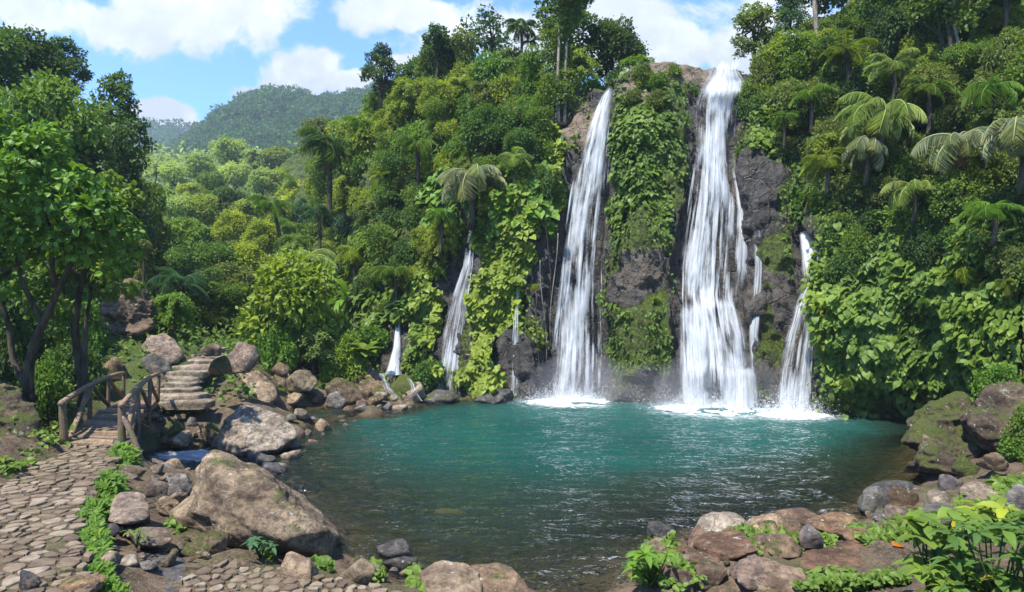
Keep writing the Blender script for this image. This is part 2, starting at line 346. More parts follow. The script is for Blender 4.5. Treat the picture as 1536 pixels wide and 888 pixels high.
for k in cpx:
    a_ = np.array(cols[k], float); d = np.r_[0, np.cumsum(np.abs(np.diff(a_[:, 0])))]; t = np.linspace(0, d[-1], NS)
    CT.append(np.c_[np.interp(t, d, a_[:, 0]), np.interp(t, d, a_[:, 1])])
CT = np.array(CT)                                       # col, station, (py, Y)
for _ in range(3): CT[:, 1:-1] = .25*CT[:, :-2]+.5*CT[:, 1:-1]+.25*CT[:, 2:]
def colat(px):
    px = np.atleast_1d(px).astype(float); i = np.clip(np.searchsorted(cpx, px)-1, 0, len(cpx)-2); f = np.clip((px-cpx[i])/(cpx[i+1]-cpx[i]), 0, 1)
    f = (f+f*f*(3-2*f))/2
    return CT[i]*(1-f)[:, None, None]+CT[i+1]*f[:, None, None]
def cliffY(px, py):
    c = colat(px)[0]; return float(np.interp(-py, -c[:, 0], c[:, 1]))
def cliffP(px, py, off=0.0): return P(px, py, cliffY(px, py)-off)
def cliff_top(px): return colat(px)[0, -1, 0]
# main falls: rows of (py, left px, right px)
FALLS = {
 'left':  [(135, 906, 920), (150, 896, 919), (170, 886, 917), (200, 876, 914), (250, 862, 912), (300, 852, 908), (350, 845, 902), (400, 838, 900), (450, 831, 902), (500, 825, 905), (550, 820, 906), (603, 812, 908)],
 'right': [(95, 1062, 1118), (120, 1052, 1120), (135, 1042, 1110), (160, 1036, 1102), (200, 1038, 1096), (250, 1034, 1098), (300, 1026, 1108), (350, 1018, 1108), (400, 1010, 1106), (445, 1008, 1104), (500, 1010, 1118), (560, 1012, 1126), (610, 1010, 1130)],
 'small': [(348, 1194, 1208), (360, 1194, 1218), (380, 1195, 1226), (415, 1198, 1228), (428, 1200, 1222), (450, 1190, 1218), (500, 1174, 1218), (550, 1160, 1218), (616, 1152, 1216)],
}
def band(px, py, rows, pad):
    r = np.array(rows, float); xl = np.interp(py, r[:, 0], r[:, 1]); xr = np.interp(py, r[:, 0], r[:, 2])
    d = np.maximum(xl-px, px-xr); ins = sstep(r[0, 0]-30, r[0, 0], py)*sstep(r[-1, 0]+40, r[-1, 0], py)
    return (1-sstep(0, pad, d))*ins
def bump2(px, py, cx, cy, rx, ry): return 1-sstep(.6, 1.15, np.hypot((px-cx)/rx, (py-cy)/ry))
def masks(px, py):
    """how rocky / mossy / dry the cliff is there"""
    wob = 14*vnoise(np.c_[px/30, py/30, px*0], 4); x = px+wob
    rock = np.maximum.reduce([band(x, py, FALLS['left'], 30)*sstep(170, 260, py)+band(x, py, FALLS['left'], 8), band(x, py, FALLS['right'], 18), band(x, py, FALLS['small'], 30),
        bump2(x, py, 1125, 300, 45, 75), bump2(x, py, 1140, 450, 60, 150), bump2(x, py, 965, 420, 42, 60), bump2(x, py, 970, 580, 60, 35), bump2(x, py, 800, 560, 60, 60),
        bump2(x, py, 1010, 350, 16, 120), bump2(x, py, 812, 430, 22, 110), bump2(x, py, 680, 480, 38, 110), bump2(x, py, 708, 370, 12, 70), bump2(x, py, 597, 540, 30, 62), bump2(x, py, 770, 540, 20, 70), bump2(x, py, 640, 590, 90, 22)])
    dry = np.maximum.reduce([bump2(x, py, 1010, 105, 75, 22), bump2(x, py, 960, 135, 40, 28), bump2(x, py, 860, 175, 35, 40), bump2(x, py, 720, 190, 28, 25)*.8, bump2(x, py, 965, 410, 26, 36)*.4, bump2(x, py, 1150, 450, 30, 60)*.25])
    moss = np.clip(.62-.57*rock+.62*np.maximum.reduce([bump2(x, py, 935, 330, 22, 90), bump2(x, py, 1000, 270, 26, 60), bump2(x, py, 1168, 385, 32, 36), bump2(x, py, 935, 530, 24, 70), bump2(x, py, 990, 500, 20, 80), bump2(x, py, 805, 500, 16, 32), bump2(x, py, 1250, 400, 30, 90), bump2(x, py, 835, 270, 16, 80), bump2(x, py, 960, 350, 20, 40), bump2(x, py, 975, 470, 30, 40), bump2(x, py, 1150, 500, 14, 60), bump2(x, py, 680, 560, 20, 30), bump2(x, py, 690, 500, 10, 40)])-.5*dry, 0, 1)
    return np.clip(rock, 0, 1), moss, np.clip(dry, 0, 1)
def bare(px, py):
    """1 where nothing leafy grows"""
    r, m, d = masks(px, py); return np.clip(np.maximum(r*1.1, d*.9), 0, 1)
upx = np.concatenate([np.arange(395, 780, 5), np.arange(780, 1240, 2.6), np.arange(1240, 1560, 4.5), np.arange(1560, 2401, 20)])
cc = colat(upx); NV = 210; tt = np.linspace(0, NS-1, NV); lo = np.floor(tt).astype(int).clip(0, NS-2); fr = (tt-lo)[None, :, None]
g = cc[:, lo]*(1-fr)+cc[:, lo+1]*fr
PX = np.repeat(upx[:, None], NV, 1); PY, YY = g[..., 0], g[..., 1]
S = np.stack([(PX-HX)/F*YY, YY, CZ+(HY-PY)/F*YY], -1)
rk, ms, dr = masks(PX.ravel(), PY.ravel()); rk2 = rk.reshape(PX.shape)
q = S.reshape(-1, 3)
lump = .55*fbm(q*.28, 4, 21); crag = ridged(q*[.75, .75, .42], 5, 31)*.30; small = ridged(q*[2.2, 2.2, 1.4], 4, 41)*.12
flow = np.maximum.reduce([band(q[:, 0]*0+PX.ravel(), PY.ravel(), FALLS[k], 15) for k in FALLS])
tu = np.gradient(S, axis=0); tv = np.gradient(S, axis=1); Nn = np.cross(tv, tu); Nn /= np.linalg.norm(Nn, axis=2)[..., None]+1e-9
if (Nn[..., 1] > 0).mean() > .5: Nn = -Nn
d = (lump*(1-.75*np.maximum(flow, rk*.5))+(crag+small)*(.35+.65*rk)*(1-.55*flow)-.25*flow-.1)
edgefade = sstep(0, .12, np.linspace(0, 1, NV))[None].repeat(len(upx), 0).ravel()
S2 = q+Nn.reshape(-1, 3)*(d*(.4+.6*edgefade))[:, None]
S2 = S2.reshape(len(upx), NV, 3)
# carry the sheet down under the water and back over the plateau
low = S2[:, :1].copy(); low[..., 2] = -3.2; low[..., 1] += .3
back = []
for k, (dy, dz) in enumerate(((1.2, .25), (4, .2), (9, -.6), (22, -4))):
    bq = S2[:, -1:].copy(); dirv = bq[..., :2]/np.linalg.norm(bq[..., :2], axis=-1)[..., None]; bq[..., :2] += dirv*dy; bq[..., 2] += dz; back.append(bq)
S3 = np.concatenate([low, S2]+back, 1); padn = lambda a_, lo_, hi_: np.concatenate([np.full((len(upx), 1), lo_), a_.reshape(len(upx), NV), np.repeat(a_.reshape(len(upx), NV)[:, -1:], 4, 1)], 1).ravel()
cl = link('cliff_terrain', mk_mesh('cliff_terrain', S3.reshape(-1, 3), gridF(*S3.shape[:2])[:, ::-1], [M['cliff']], True, {'rock': padn(rk, 1, 0), 'moss': padn(ms, 0, 0), 'dry': padn(dr, 0, 0)})); tag(cl, kind='structure')

# ================================================================ far hills
def far_ridge(name, Y0, Y1, sky, dip):
    s = np.array(sky, float); us = np.arange(s[0, 0], s[-1, 0]+.1, 6.0); ts = np.linspace(0, 1, 40); V = []
    top = np.interp(us, s[:, 0], s[:, 1])
    for u, tp in zip(us, top):
        for t_ in ts:
            Yc = Y0+(Y1-Y0)*t_; zt = CZ+(HY-tp)/F*Y1; zb = dip
            V.append(((u-HX)/F*Yc, Yc, zb+(zt-zb)*(t_**1.15)))
        V.append(((u-HX)/F*(Y1+90), Y1+90, zt-25))
    V = np.array(V); V[:, 2] += fbm(V*.02, 4, 3)*5*np.clip((V[:, 1]-Y0)/60, 0, 1)
    o = link(name, mk_mesh(name, V, gridF(len(us), 41), [M['ground']], True, {'veg': np.ones(len(V))})); tag(o, kind='structure'); return V
HV1 = far_ridge('hill', 190, 380, [(60, 225), (180, 235), (250, 230), (300, 205), (335, 178), (370, 160), (420, 152), (470, 156), (530, 150), (640, 140), (760, 150)], 22)
HV2 = far_ridge('mountain', 380, 620, [(-150, 150), (0, 180), (120, 185), (200, 192), (250, 190), (300, 196), (360, 205), (450, 210)], 45)
# ================================================================ pool water
def mat_water():
    t = NT('pool_water'); p = t.pos(); dep = t.attr('depth'); turb = t.attr('foamy')
    deep = t.rng(dep, .5, 2.1)
    body = t.mix(deep, (.020, .031, .015), t.mix(t.noise(p, .35, 3), (.003, .034, .027), (.008, .070, .054)))
    body = t.mix(t.math('MULTIPLY', turb, .6), body, (.06, .17, .16))
    f = t.math('MULTIPLY', t.rng(dep, .05, 1.9, .10, .93, False), 1)
    df = t.n('ShaderNodeBsdfDiffuse'); t.set(df.inputs[0], body)
    tr = t.n('ShaderNodeBsdfTransparent'); t.set(tr.inputs[0], t.mix(t.rng(dep, 0, .9), (.9, .92, .86), (.55, .62, .42)))
    w1 = t.noise(t.mapping(p, (.85, 1.25, 1)), 1.9, 2, .5, 1.2); w2 = t.noise(t.mapping(p, (.9, 1.3, 1)), 4.6, 2, .5, 1.0); w3 = t.noise(p, 12, 2, .5)
    h = t.math('ADD', t.math('ADD', w1, t.math('MULTIPLY', w2, .5)), t.math('MULTIPLY', w3, .12))
    n = t.bump(h, 1.0, .21)
    gl = t.n('ShaderNodeBsdfAnisotropic') if False else t.n('ShaderNodeBsdfGlossy'); gl.inputs['Roughness'].default_value = .03; gl.inputs['Color'].default_value = (1, 1, 1, 1); t.l(n, gl.inputs['Normal'])
    fr = t.n('ShaderNodeFresnel'); fr.inputs['IOR'].default_value = 1.33; t.l(n, fr.inputs['Normal'])
    return t.surf(t.mixs(t.math('MULTIPLY', fr.outputs[0], 1.0, clamp=True), t.mixs(f, tr.outputs[0], df.outputs[0]), gl.outputs[0]))
def mat_fall():
    t = NT('falling_water'); uvn = t.n('ShaderNodeUVMap').outputs[0]; edge = t.attr('edge'); dens = t.attr('dens'); p = t.pos()
    s1 = t.noise(t.mapping(uvn, (3.2, .22, 1)), 1.6, 4, .6, .25); s2 = t.noise(t.mapping(uvn, (10, .35, 1)), 1.5, 4, .65, .2); s3 = t.noise(t.mapping(uvn, (1.2, .55, 1)), 1.3, 3)
    s = t.math('ADD', t.math('ADD', t.math('MULTIPLY', s1, .5), t.math('MULTIPLY', s2, .38)), t.math('MULTIPLY', s3, .62))
    e = t.math('POWER', edge, .6); s4 = t.noise(t.mapping(uvn, (2.2, .5, 1)), 1.1, 3, .6, .4)
    s = t.math('ADD', s, t.math('MULTIPLY', t.math('SUBTRACT', s4, .5), .55))
    v = t.math('ADD', s, t.math('SUBTRACT', t.math('MULTIPLY', e, .42), .58)); v = t.math('ADD', v, t.math('SUBTRACT', dens, .5))
    a = t.math('MULTIPLY', t.rng(v, .33, .70), t.rng(edge, 0, .85))
    a = t.math('MULTIPLY', a, .90)
    col = t.mix(t.rng(s2, .35, .65), (.56, .60, .63), (.84, .85, .86))
    df = t.n('ShaderNodeBsdfDiffuse'); t.l(col, df.inputs[0]); tl = t.n('ShaderNodeBsdfTranslucent'); t.l(col, tl.inputs[0])
    t.l(t.bump(s, .25, .06), df.inputs['Normal'])
    tr = t.n('ShaderNodeBsdfTransparent')
    return t.surf(t.mixs(a, tr.outputs[0], t.mixs(.45, df.outputs[0], tl.outputs[0])))
def mat_foam():
    t = NT('white_foam'); p = t.pos(); e = t.attr('edge')
    n1 = t.noise(p, 3.2, 6, .7, 1.0); n2 = t.noise(p, 12, 4, .7)
    v = t.math('ADD', t.math('ADD', t.math('MULTIPLY', n1, .7), t.math('MULTIPLY', n2, .3)), t.math('SUBTRACT', t.math('MULTIPLY', e, .95), .36))
    a = t.math('MULTIPLY', t.math('MULTIPLY', t.rng(v, .26, .66), .9), t.rng(e, 0, .34))
    df = t.n('ShaderNodeBsdfDiffuse'); df.inputs[0].default_value = (.88, .91, .92, 1); t.l(t.bump(n2, .6, .05), df.inputs['Normal'])
    return t.surf(t.mixs(a, t.n('ShaderNodeBsdfTransparent').outputs[0], df.outputs[0]))
def leaves_(pos, A, N, s_):
    A = A/np.linalg.norm(A, axis=1)[:, None]; S_ = np.cross(A, N); S_ /= np.linalg.norm(S_, axis=1)[:, None]; n = len(pos)
    V = np.stack([pos-S_*s_[:, None]*.5, pos+A*s_[:, None], pos+S_*s_[:, None]*.5], 1).reshape(-1, 3); return V, np.arange(3*n).reshape(-1, 3)
_t = NT('water_drops'); M['drop'] = _t.surf(_t.bsdf((.9, .93, .95), .4))
M['water'] = mat_water(); M['fall'] = mat_fall(); M['foam'] = mat_foam()

st = .085
xs = np.arange(-17, 16.5, st); ys = np.arange(6.5, 28.5, st); X, Y = np.meshgrid(xs, ys, indexing='ij'); xy = np.c_[X.ravel(), Y.ravel()]
dep = -ground_h(xy)
q = np.c_[xy, xy[:, :1]*0]
wz = .030*fbm(q*[.75, 1.1, 1], 2, 61)+.014*ridged(q*[1.5, 2.2, 1], 2, 71)
fx = [(P(862, 603, 25.6), 2.6), (P(1068, 612, 24.0), 3.2), (P(1185, 616, 22.8), 2.0)]
foamy = np.zeros(len(xy))
for c_, r_ in fx: foamy = np.maximum(foamy, np.exp(-((xy[:, 0]-c_[0])**2+(xy[:, 1]-c_[1])**2)/(r_*1.25)**2))
refl = np.exp(-((HX+xy[:, 0]/xy[:, 1]*F-1000)/160)**2)*0
wz *= 1+1.2*foamy
keep = (dep > -.28)
idx = -np.ones(len(xy), int); fq = gridF(len(xs), len(ys)); fq = fq[keep[fq].all(1)]; used = np.unique(fq); idx[used] = np.arange(len(used))
water = link('water', mk_mesh('water', np.c_[xy, wz][used], idx[fq], [M['water']], True, {'depth': dep[used].clip(0, 4), 'foamy': (foamy*.8)[used]})); tag(water, kind='structure')

# ================================================================ waterfalls
def sheet(rows, nu, nv, off, bulge, u0=0., u1=1., v0=0., v1=1., dens=.5, seed=0, wob=.06, steps=(), sway=0., thin=None, soft=0.):
    r = np.array(rows, float); vs = np.linspace(v0, v1, nv); py = r[0, 0]+(r[-1, 0]-r[0, 0])*vs
    xl = np.interp(py, r[:, 0], r[:, 1]); xr = np.interp(py, r[:, 0], r[:, 2]); us = np.linspace(0, 1, nu)
    V = np.empty((nv, nu, 3)); UV = np.empty((nv, nu, 2))
    Ym = np.array([cliffY((a_+b_)/2, p_) for a_, b_, p_ in zip(xl, xr, py)])
    for _ in range(6): Ym[1:-1] = .25*Ym[:-2]+.5*Ym[1:-1]+.25*Ym[2:]
    for sp, am in steps: Ym -= am*sstep(sp-8, sp+25, py)
    drop = np.cumsum(np.r_[0, np.abs(np.diff(py))])/F*Ym.mean()
    for i in range(nv):
        u = u0+(u1-u0)*us+sway*math.sin(vs[i]*9+seed*2.1)+.5*sway*math.sin(vs[i]*23+seed); x = xl[i]+(xr[i]-xl[i])*u
        Yv = Ym[i]-off-bulge*4*us*(1-us)
        V[i] = np.c_[(x-HX)/F*Ym[i], Yv, np.full(nu, CZ+(HY-py[i])/F*Ym[i])]
        wm = (xr[i]-xl[i])/F*Ym[i]; UV[i] = np.c_[(u-.5)*wm*.5+(u-.5)*1.3+seed*7.3, np.full(nu, drop[i])+seed*3.1]
    q = V.reshape(-1, 3)
    V[..., 1] += (wob*ridged(q*[1.6, .3, .45]+seed*9.1, 3, seed)).reshape(nv, nu)
    edge = np.minimum(4*us*(1-us)*1.25, 1)[None]*np.minimum(1, np.minimum(np.linspace(0, 1, nv)/.03+.25, np.linspace(1, 0, nv)/.02+.6))[:, None]
    if soft: edge = edge*np.minimum(1, np.minimum(np.linspace(0, 1, nv), np.linspace(1, 0, nv)*1.2)/soft)[:, None]
    D_ = np.full((nv, nu), dens)
    for (pc, pr, uc, ur, am) in (thin or ()): D_ -= am*np.exp(-((py-pc)/pr)**2)[:, None]*np.exp(-(((u0+(u1-u0)*us)-uc)/ur)**2)[None]
    return V.reshape(-1, 3), gridF(nv, nu), edge.ravel(), D_.ravel(), UV.reshape(-1, 2)
def fall_mesh(name, parts, parent, nm):
    V, Fc, E, D, U, n = [], [], [], [], [], 0
    for v, f, e, d, u in parts: V.append(v); Fc.append(f+n); E.append(e); D.append(d); U.append(u); n += len(v)
    return link(nm, mk_mesh(nm, np.concatenate(V), np.concatenate(Fc), [M['fall']], True, {'edge': np.concatenate(E), 'dens': np.concatenate(D)}, uv=np.concatenate(U)), parent)
def foam_patch(pts, parent, nm='foam', z=.045, h=.035, thin=1.):
    """pts: centre (x,y), radii; a low frothy heap on the water"""
    (cx, cy), rx, ry = pts; nr, na = 26, 72; V, E = [], []
    for i in range(nr):
        r = i/(nr-1)
        for k in range(na):
            a_ = 2*math.pi*k/na; V.append((cx+rx*r*math.cos(a_), cy+ry*r*math.sin(a_), 0)); E.append((1-r)*thin)
    V = np.array(V); E = np.array(E); V[:, 2] = z+h*E*(1+.8*fbm(V*[2.5, 2.5, 0], 3, 5))+.015*fbm(V*[6, 6, 0], 2, 6)
    i = np.arange(nr-1)[:, None]*na; j = np.arange(na)[None]; k = (j+1) % na
    return link(nm, mk_mesh(nm, V, np.stack([i+j, i+k, i+na+k, i+na+j], -1).reshape(-1, 4), [M['foam']], True, {'edge': E}), parent)
def waterfall(label, rows, base, layers, strands, off=.32, bulge=.22, foam=None, steps=(), dens=.5, seed=1, thin=None):
    root = link('waterfall', None, loc=None); tag(root, label, 'waterfall'); root.empty_display_size = .3
    w = rows[-1][2]-rows[-1][1]; nu = max(8, min(40, int(w/3)))
    fall_mesh(label, [sheet(rows, nu, 130, off+k*.14, bulge*(1+.3*k), .06*k, 1-.06*k, dens=dens-.05*k, seed=seed+k*3, steps=steps, wob=.03+.015*k, thin=thin) for k in range(layers)], root, 'water_veil')
    rg = np.random.default_rng(seed); parts = []
    for k in range(strands):
        u = rg.beta(1.3, 1.3); w_ = rg.uniform(.012, .07)*max(1, 46/w); v0 = rg.uniform(0, .8)**1.2; v1 = min(1, v0+rg.uniform(.15, .6))
        parts.append(sheet(rows, 5, 50, off+.10+rg.uniform(0, .12)+bulge*(4*u*(1-u)), .02, max(0, u-w_), min(1, u+w_), v0, v1, rg.uniform(.30, .52), seed+10+k, .02, steps, sway=rg.uniform(.004, .02), soft=.35))
    if parts: fall_mesh(label, parts, root, 'water_strands')
    if foam:
        foam_patch(foam, root); foam_patch(((foam[0][0], foam[0][1]-.5*foam[2]), foam[1]*1.5, foam[2]*2.1), root, 'drifting_foam', .05, .02, .44)
        (cx, cy), rx, ry = foam; n = int(5200*rx); pos = np.c_[cx+rg.normal(0, .42*rx, n), cy+.25*ry+rg.normal(0, .3*ry, n), np.abs(rg.exponential(.2, n))+.02]      # flying drops
        sp = leaves_(pos, rg.normal(size=(n, 3)), rg.normal(size=(n, 3)), rg.uniform(.006, .024, n)); link('spray', mk_mesh('spray', *sp, [M['drop']]), root)
    return root
R = FALLS
waterfall('tall white waterfall on the left, narrow at its lip and widening down to the pool', R['left'], None, 2, 40, foam=((P(855, 603, 25.2)[0], 25.0), 2.3, 1.0), dens=.475, seed=2, thin=[(330, 40, .7, .1, .25), (430, 40, .35, .08, .22), (480, 110, .82, .16, .30), (380, 60, .55, .10, .22), (250, 60, .25, .15, .12), (560, 60, .6, .1, .2)])
big = waterfall('tallest and widest waterfall, breaking into steps over dark rock in the middle', R['right'], None, 2, 54, foam=((P(1062, 612, 23.7)[0], 23.5), 2.6, 1.3), steps=((440, .45), (540, .3)), dens=.475, seed=5, thin=[(180, 30, .25, .08, .25), (340, 40, .62, .07, .3), (470, 25, .28, .08, .3), (590, 20, .78, .07, .3), (405, 40, .72, .16, .40), (500, 32, .62, .14, .45), (300, 60, .15, .1, .22), (350, 60, .42, .08, .25), (575, 26, .45, .1, .4), (118, 10, .7, .2, .3), (240, 40, .8, .12, .25)])
# side threads of the big fall
sub = []
for rows in ([(100, 1120, 1136), (130, 1122, 1140), (200, 1130, 1142), (300, 1132, 1146)], [(250, 1090, 1112), (300, 1100, 1120), (360, 1104, 1124), (440, 1100, 1118)], [(245, 1130, 1146), (290, 1136, 1152), (325, 1144, 1156)], [(310, 1126, 1142), (400, 1128, 1142), (500, 1120, 1136), (600, 1118, 1134)], [(95, 1080, 1100), (115, 1085, 1112), (135, 1090, 1126), (150, 1110, 1130)]):
    sub.append(sheet(rows, 7, 60, .22, .04, dens=.54, soft=.3, seed=40+len(sub)))
fall_mesh('t', sub, big, 'side_threads')
sub = [sheet(rows, 14, 60, .80, b_, dens=d_, seed=60+i, soft=.12 if rows[0][0] > 400 else .5) for i, (rows, b_, d_) in enumerate((([(446, 1014, 1046), (470, 1010, 1058), (520, 1008, 1064), (612, 1008, 1060)], .35, .56), ([(442, 1050, 1084), (460, 1042, 1100), (500, 1040, 1112), (560, 1046, 1120)], .45, .42), ([(543, 1086, 1116), (560, 1080, 1126), (612, 1076, 1132)], .4, .56), ([(120, 1060, 1096), (135, 1048, 1108), (160, 1040, 1104)], .2, .56), ([(205, 1050, 1080), (260, 1040, 1092), (330, 1034, 1100)], .2, .44)))]
for f_ in sub: fall_mesh('t', [f_], big, 'apron')
waterfall('small two-tier waterfall right of the widest fall, bending over a ledge halfway', R['small'], None, 2, 34, off=.22, bulge=.12, foam=((P(1186, 620, 22.3)[0], 22.2), 1.7, .75), dens=.53, seed=8, thin=[(520, 60, .45, .2, .35), (425, 8, .3, .3, .3)])
waterfall('thin double trickle sliding down dark mossy rock left of the creeper column', [(330, 706, 716), (400, 692, 712), (440, 676, 708), (500, 662, 700), (555, 654, 694), (604, 646, 690)], None, 1, 7, off=.16, bulge=.04, dens=.40, seed=11)
waterfall('short white spout among moss above the far left boulders', [(482, 596, 604), (520, 592, 606), (545, 584, 606), (560, 578, 608)], None, 2, 4, off=.45, bulge=.1, dens=.58, seed=13)
waterfall('faint narrow trickle close to the left side of the tall left fall', [(420, 774, 780), (480, 770, 780), (540, 766, 780), (603, 760, 778)], None, 1, 3, off=.2, bulge=.03, dens=.42, seed=15)
def rill(label, pts, w, dens=.5, seed=0):
    """small run of white water over the bank, split into a few threads; pts are (px, py, Y)"""
    rg = np.random.default_rng(seed); parts = []
    for k in range(1):
        c = np.array([P(*p) for p in pts]); t_ = np.linspace(0, len(c)-1, 40); c = np.stack([np.interp(t_, np.arange(len(c)), c[:, j]) for j in range(3)], 1)
        for _ in range(3): c[1:-1] = .25*c[:-2]+.5*c[1:-1]+.25*c[2:]
        c[:, 2] += .02*fbm(c*[2, 2, 2]+k, 2, 3)
        us = np.linspace(-1, 1, 7); wd = w*1.1*(.75+.25*np.sin(np.linspace(0, 14, 40)+k)**2)
        V = c[:, None]+np.stack([us[None]*wd[:, None]/2, -.04*(1-us[None]**2)+0*wd[:, None], .05*(1-us[None]**2)+0*wd[:, None]], -1)
        L = np.r_[0, np.cumsum(np.linalg.norm(np.diff(c, axis=0), axis=1))]; UV = np.stack([us[None]*.3*np.ones((40, 1))+seed+k, L[:, None]+0*us[None]], -1)
        e = np.minimum(1, (1-np.abs(us))*1.6)[None]*np.ones((40, 1)); parts.append((V.reshape(-1, 3), gridF(40, 7), e.ravel(), np.full(280, dens), UV.reshape(-1, 2)))
    o = fall_mesh('x', parts, None, 'waterfall'); tag(o, label, 'waterfall')
rill('white rill running down the bank into the pool below the short spout', [(572, 562, 25.6), (578, 574, 25.2), (580, 583, 25), (592, 594, 24.7), (606, 606, 24.4)], .5, .36, 3)
rill('thin white rill beside the mossy hump at the pool edge', [(612, 568, 25.4), (618, 578, 25.1), (622, 590, 24.9), (632, 603, 24.6)], .26, .34, 5)
# rapids where the pool spills into the stream: white water drawn along the current
def rapids():
    n = 60; us = np.linspace(0, 1, n); ctr = np.array([G(352, 684, .05), G(310, 686, .04), G(265, 684, .03), G(215, 684, .0)])
    c = np.stack([np.interp(us, np.linspace(0, 1, 4), ctr[:, k]) for k in range(3)], 1); vs = np.linspace(-1, 1, 24); wd = .55+.9*us
    V = np.stack([c[:, 0][:, None]+0*vs[None], c[:, 1][:, None]+vs[None]*wd[:, None], .06+.075*fbm(np.c_[np.repeat(us, 24)*4, np.tile(vs, n)*3, np.zeros(n*24)], 3, 8).reshape(n, 24)], -1)
    e = (1-np.abs(vs))[None]*np.minimum(1, np.minimum(us*7, (1-us)*3))[:, None]
    UV = np.stack([vs[None]*.75*np.ones((n, 1)), us[:, None]*3.2+0*vs[None]], -1)
    o = link('rapids', mk_mesh('rapids', V.reshape(-1, 3), gridF(n, 24), [M['fall']], True, {'edge': np.clip(e*1.3, 0, 1).ravel(), 'dens': np.full(n*24, .50)}, uv=UV.reshape(-1, 2))); tag(o, kind='structure')
rapids()
# ================================================================ mist at the foot of the falls
def mist(c, r, dens):
    bm = bmesh.new(); bmesh.ops.create_icosphere(bm, subdivisions=3, radius=1); me = bpy.data.meshes.new('mist'); bm.to_mesh(me); bm.free()
    t = NT('mist_air'); pv = t.n('ShaderNodeVolumePrincipled'); pv.inputs['Density'].default_value = dens; pv.inputs['Color'].default_value = (.95, .97, 1, 1); t.l(pv.outputs[0], t.out.inputs['Volume'])
    me.materials.append(t.m); o = link('mist', me, loc=c, scale=r); tag(o, kind='stuff'); return o
MIST = True
if MIST:
    mist(P(872, 585, 25.3), (2.1, .9, 1.5), .13); mist(P(1075, 590, 23.9), (2.4, .9, 1.7), .13); mist(P(960, 590, 24.1), (2.6, .6, 1.1), .09)
# ================================================================ rocks
_ico = {}
def ico(level):
    if level not in _ico:
        bm = bmesh.new(); bmesh.ops.create_icosphere(bm, subdivisions=level, radius=1)
        _ico[level] = (np.array([v.co[:] for v in bm.verts]), np.array([[v.index for v in f.verts] for f in bm.faces])); bm.free()
    return _ico[level]
def rock_shape(seed, level=4, n=16, soft=22, rough=.05, planes=None):
    """angular boulder: soft intersection of half spaces, then weathering; unit size (about +-1)"""
    D, Fc = ico(level); rg = np.random.default_rng(seed)
    if planes is None:
        N = rg.normal(size=(n, 3)); N[:, 2] *= .8; N /= np.linalg.norm(N, axis=1)[:, None]; d = rg.uniform(.62, 1.0, n)
        N = np.r_[N, [[0, 0, -1]]]; d = np.r_[d, .55]
    else: N, d = planes
    c = np.maximum(D@N.T, 1e-3)/d[None]
    r = 1/(np.sum(c**soft, axis=1)**(1/soft)); r = np.minimum(r, 1.5)
    V = D*r[:, None]
    s = seed*13.7
    V = V*(1+rough*(1.6*fbm(V*1.7+s, 4, seed % 50)+1.0*ridged(V*3.4+s, 4, seed % 40)*.8))[:, None]
    if level >= 5: V = V*(1+.018*ridged(V*9+s, 3, 7))[:, None]
    return V, Fc
TONE = dict(tan=(.27, .205, .135), brown=(.185, .128, .08), grey=(.20, .19, .172), pale=(.31, .265, .205), dark=(.10, .096, .095), pink=(.25, .195, .15), mossbrown=(.105, .08, .052), wetbrown=(.17, .10, .058))
_unit = {}
def unit_rock(seed, level):
    k = (seed, level)
    if k not in _unit:
        V, Fc = rock_shape(seed, level) if seed < 40 else rock_shape(seed, level, n=9, soft=48, rough=.03); lo, hi = V.min(0), V.max(0); V = (V-(lo+hi)/2)/(hi-lo)*1.0
        _unit[k] = mk_mesh('rock', V, Fc, [M['rock']], True)
    return _unit[k]
def jit(c, a=.12): return tuple(np.clip(np.array(c)*random.uniform(1-a, 1+a)*np.array([random.uniform(.96, 1.04) for _ in range(3)]), 0, 1))
ROCKN = 0
def rock(name, label, px, py, w, h, z, tone='tan', moss=0., seed=None, level=4, rot=None, depth=.85, group=None, cat=None, tilt=0., sink=.12):
    """px, py: middle of its foot in the photograph; w, h its size there; z: height of its foot above the water"""
    global ROCKN; ROCKN += 1
    g_ = G(px, py, z); Y = g_[1]; W, H = w/F*Y, h/F*Y/(1-sink)
    me = unit_rock(seed if seed is not None else ROCKN % 14, level)
    o = link(name, me, loc=(g_[0]*(Y+W*depth*.4)/Y, Y+W*depth*.4, z+H*(.5-sink)), rot=(tilt*random.uniform(.3, 1), tilt, rot if rot is not None else random.uniform(-.5, .5)+random.choice((0, math.pi))), scale=(W, W*depth, H), color=(*jit(TONE[tone]), moss))
    tag(o, label, cat or name, group); return o
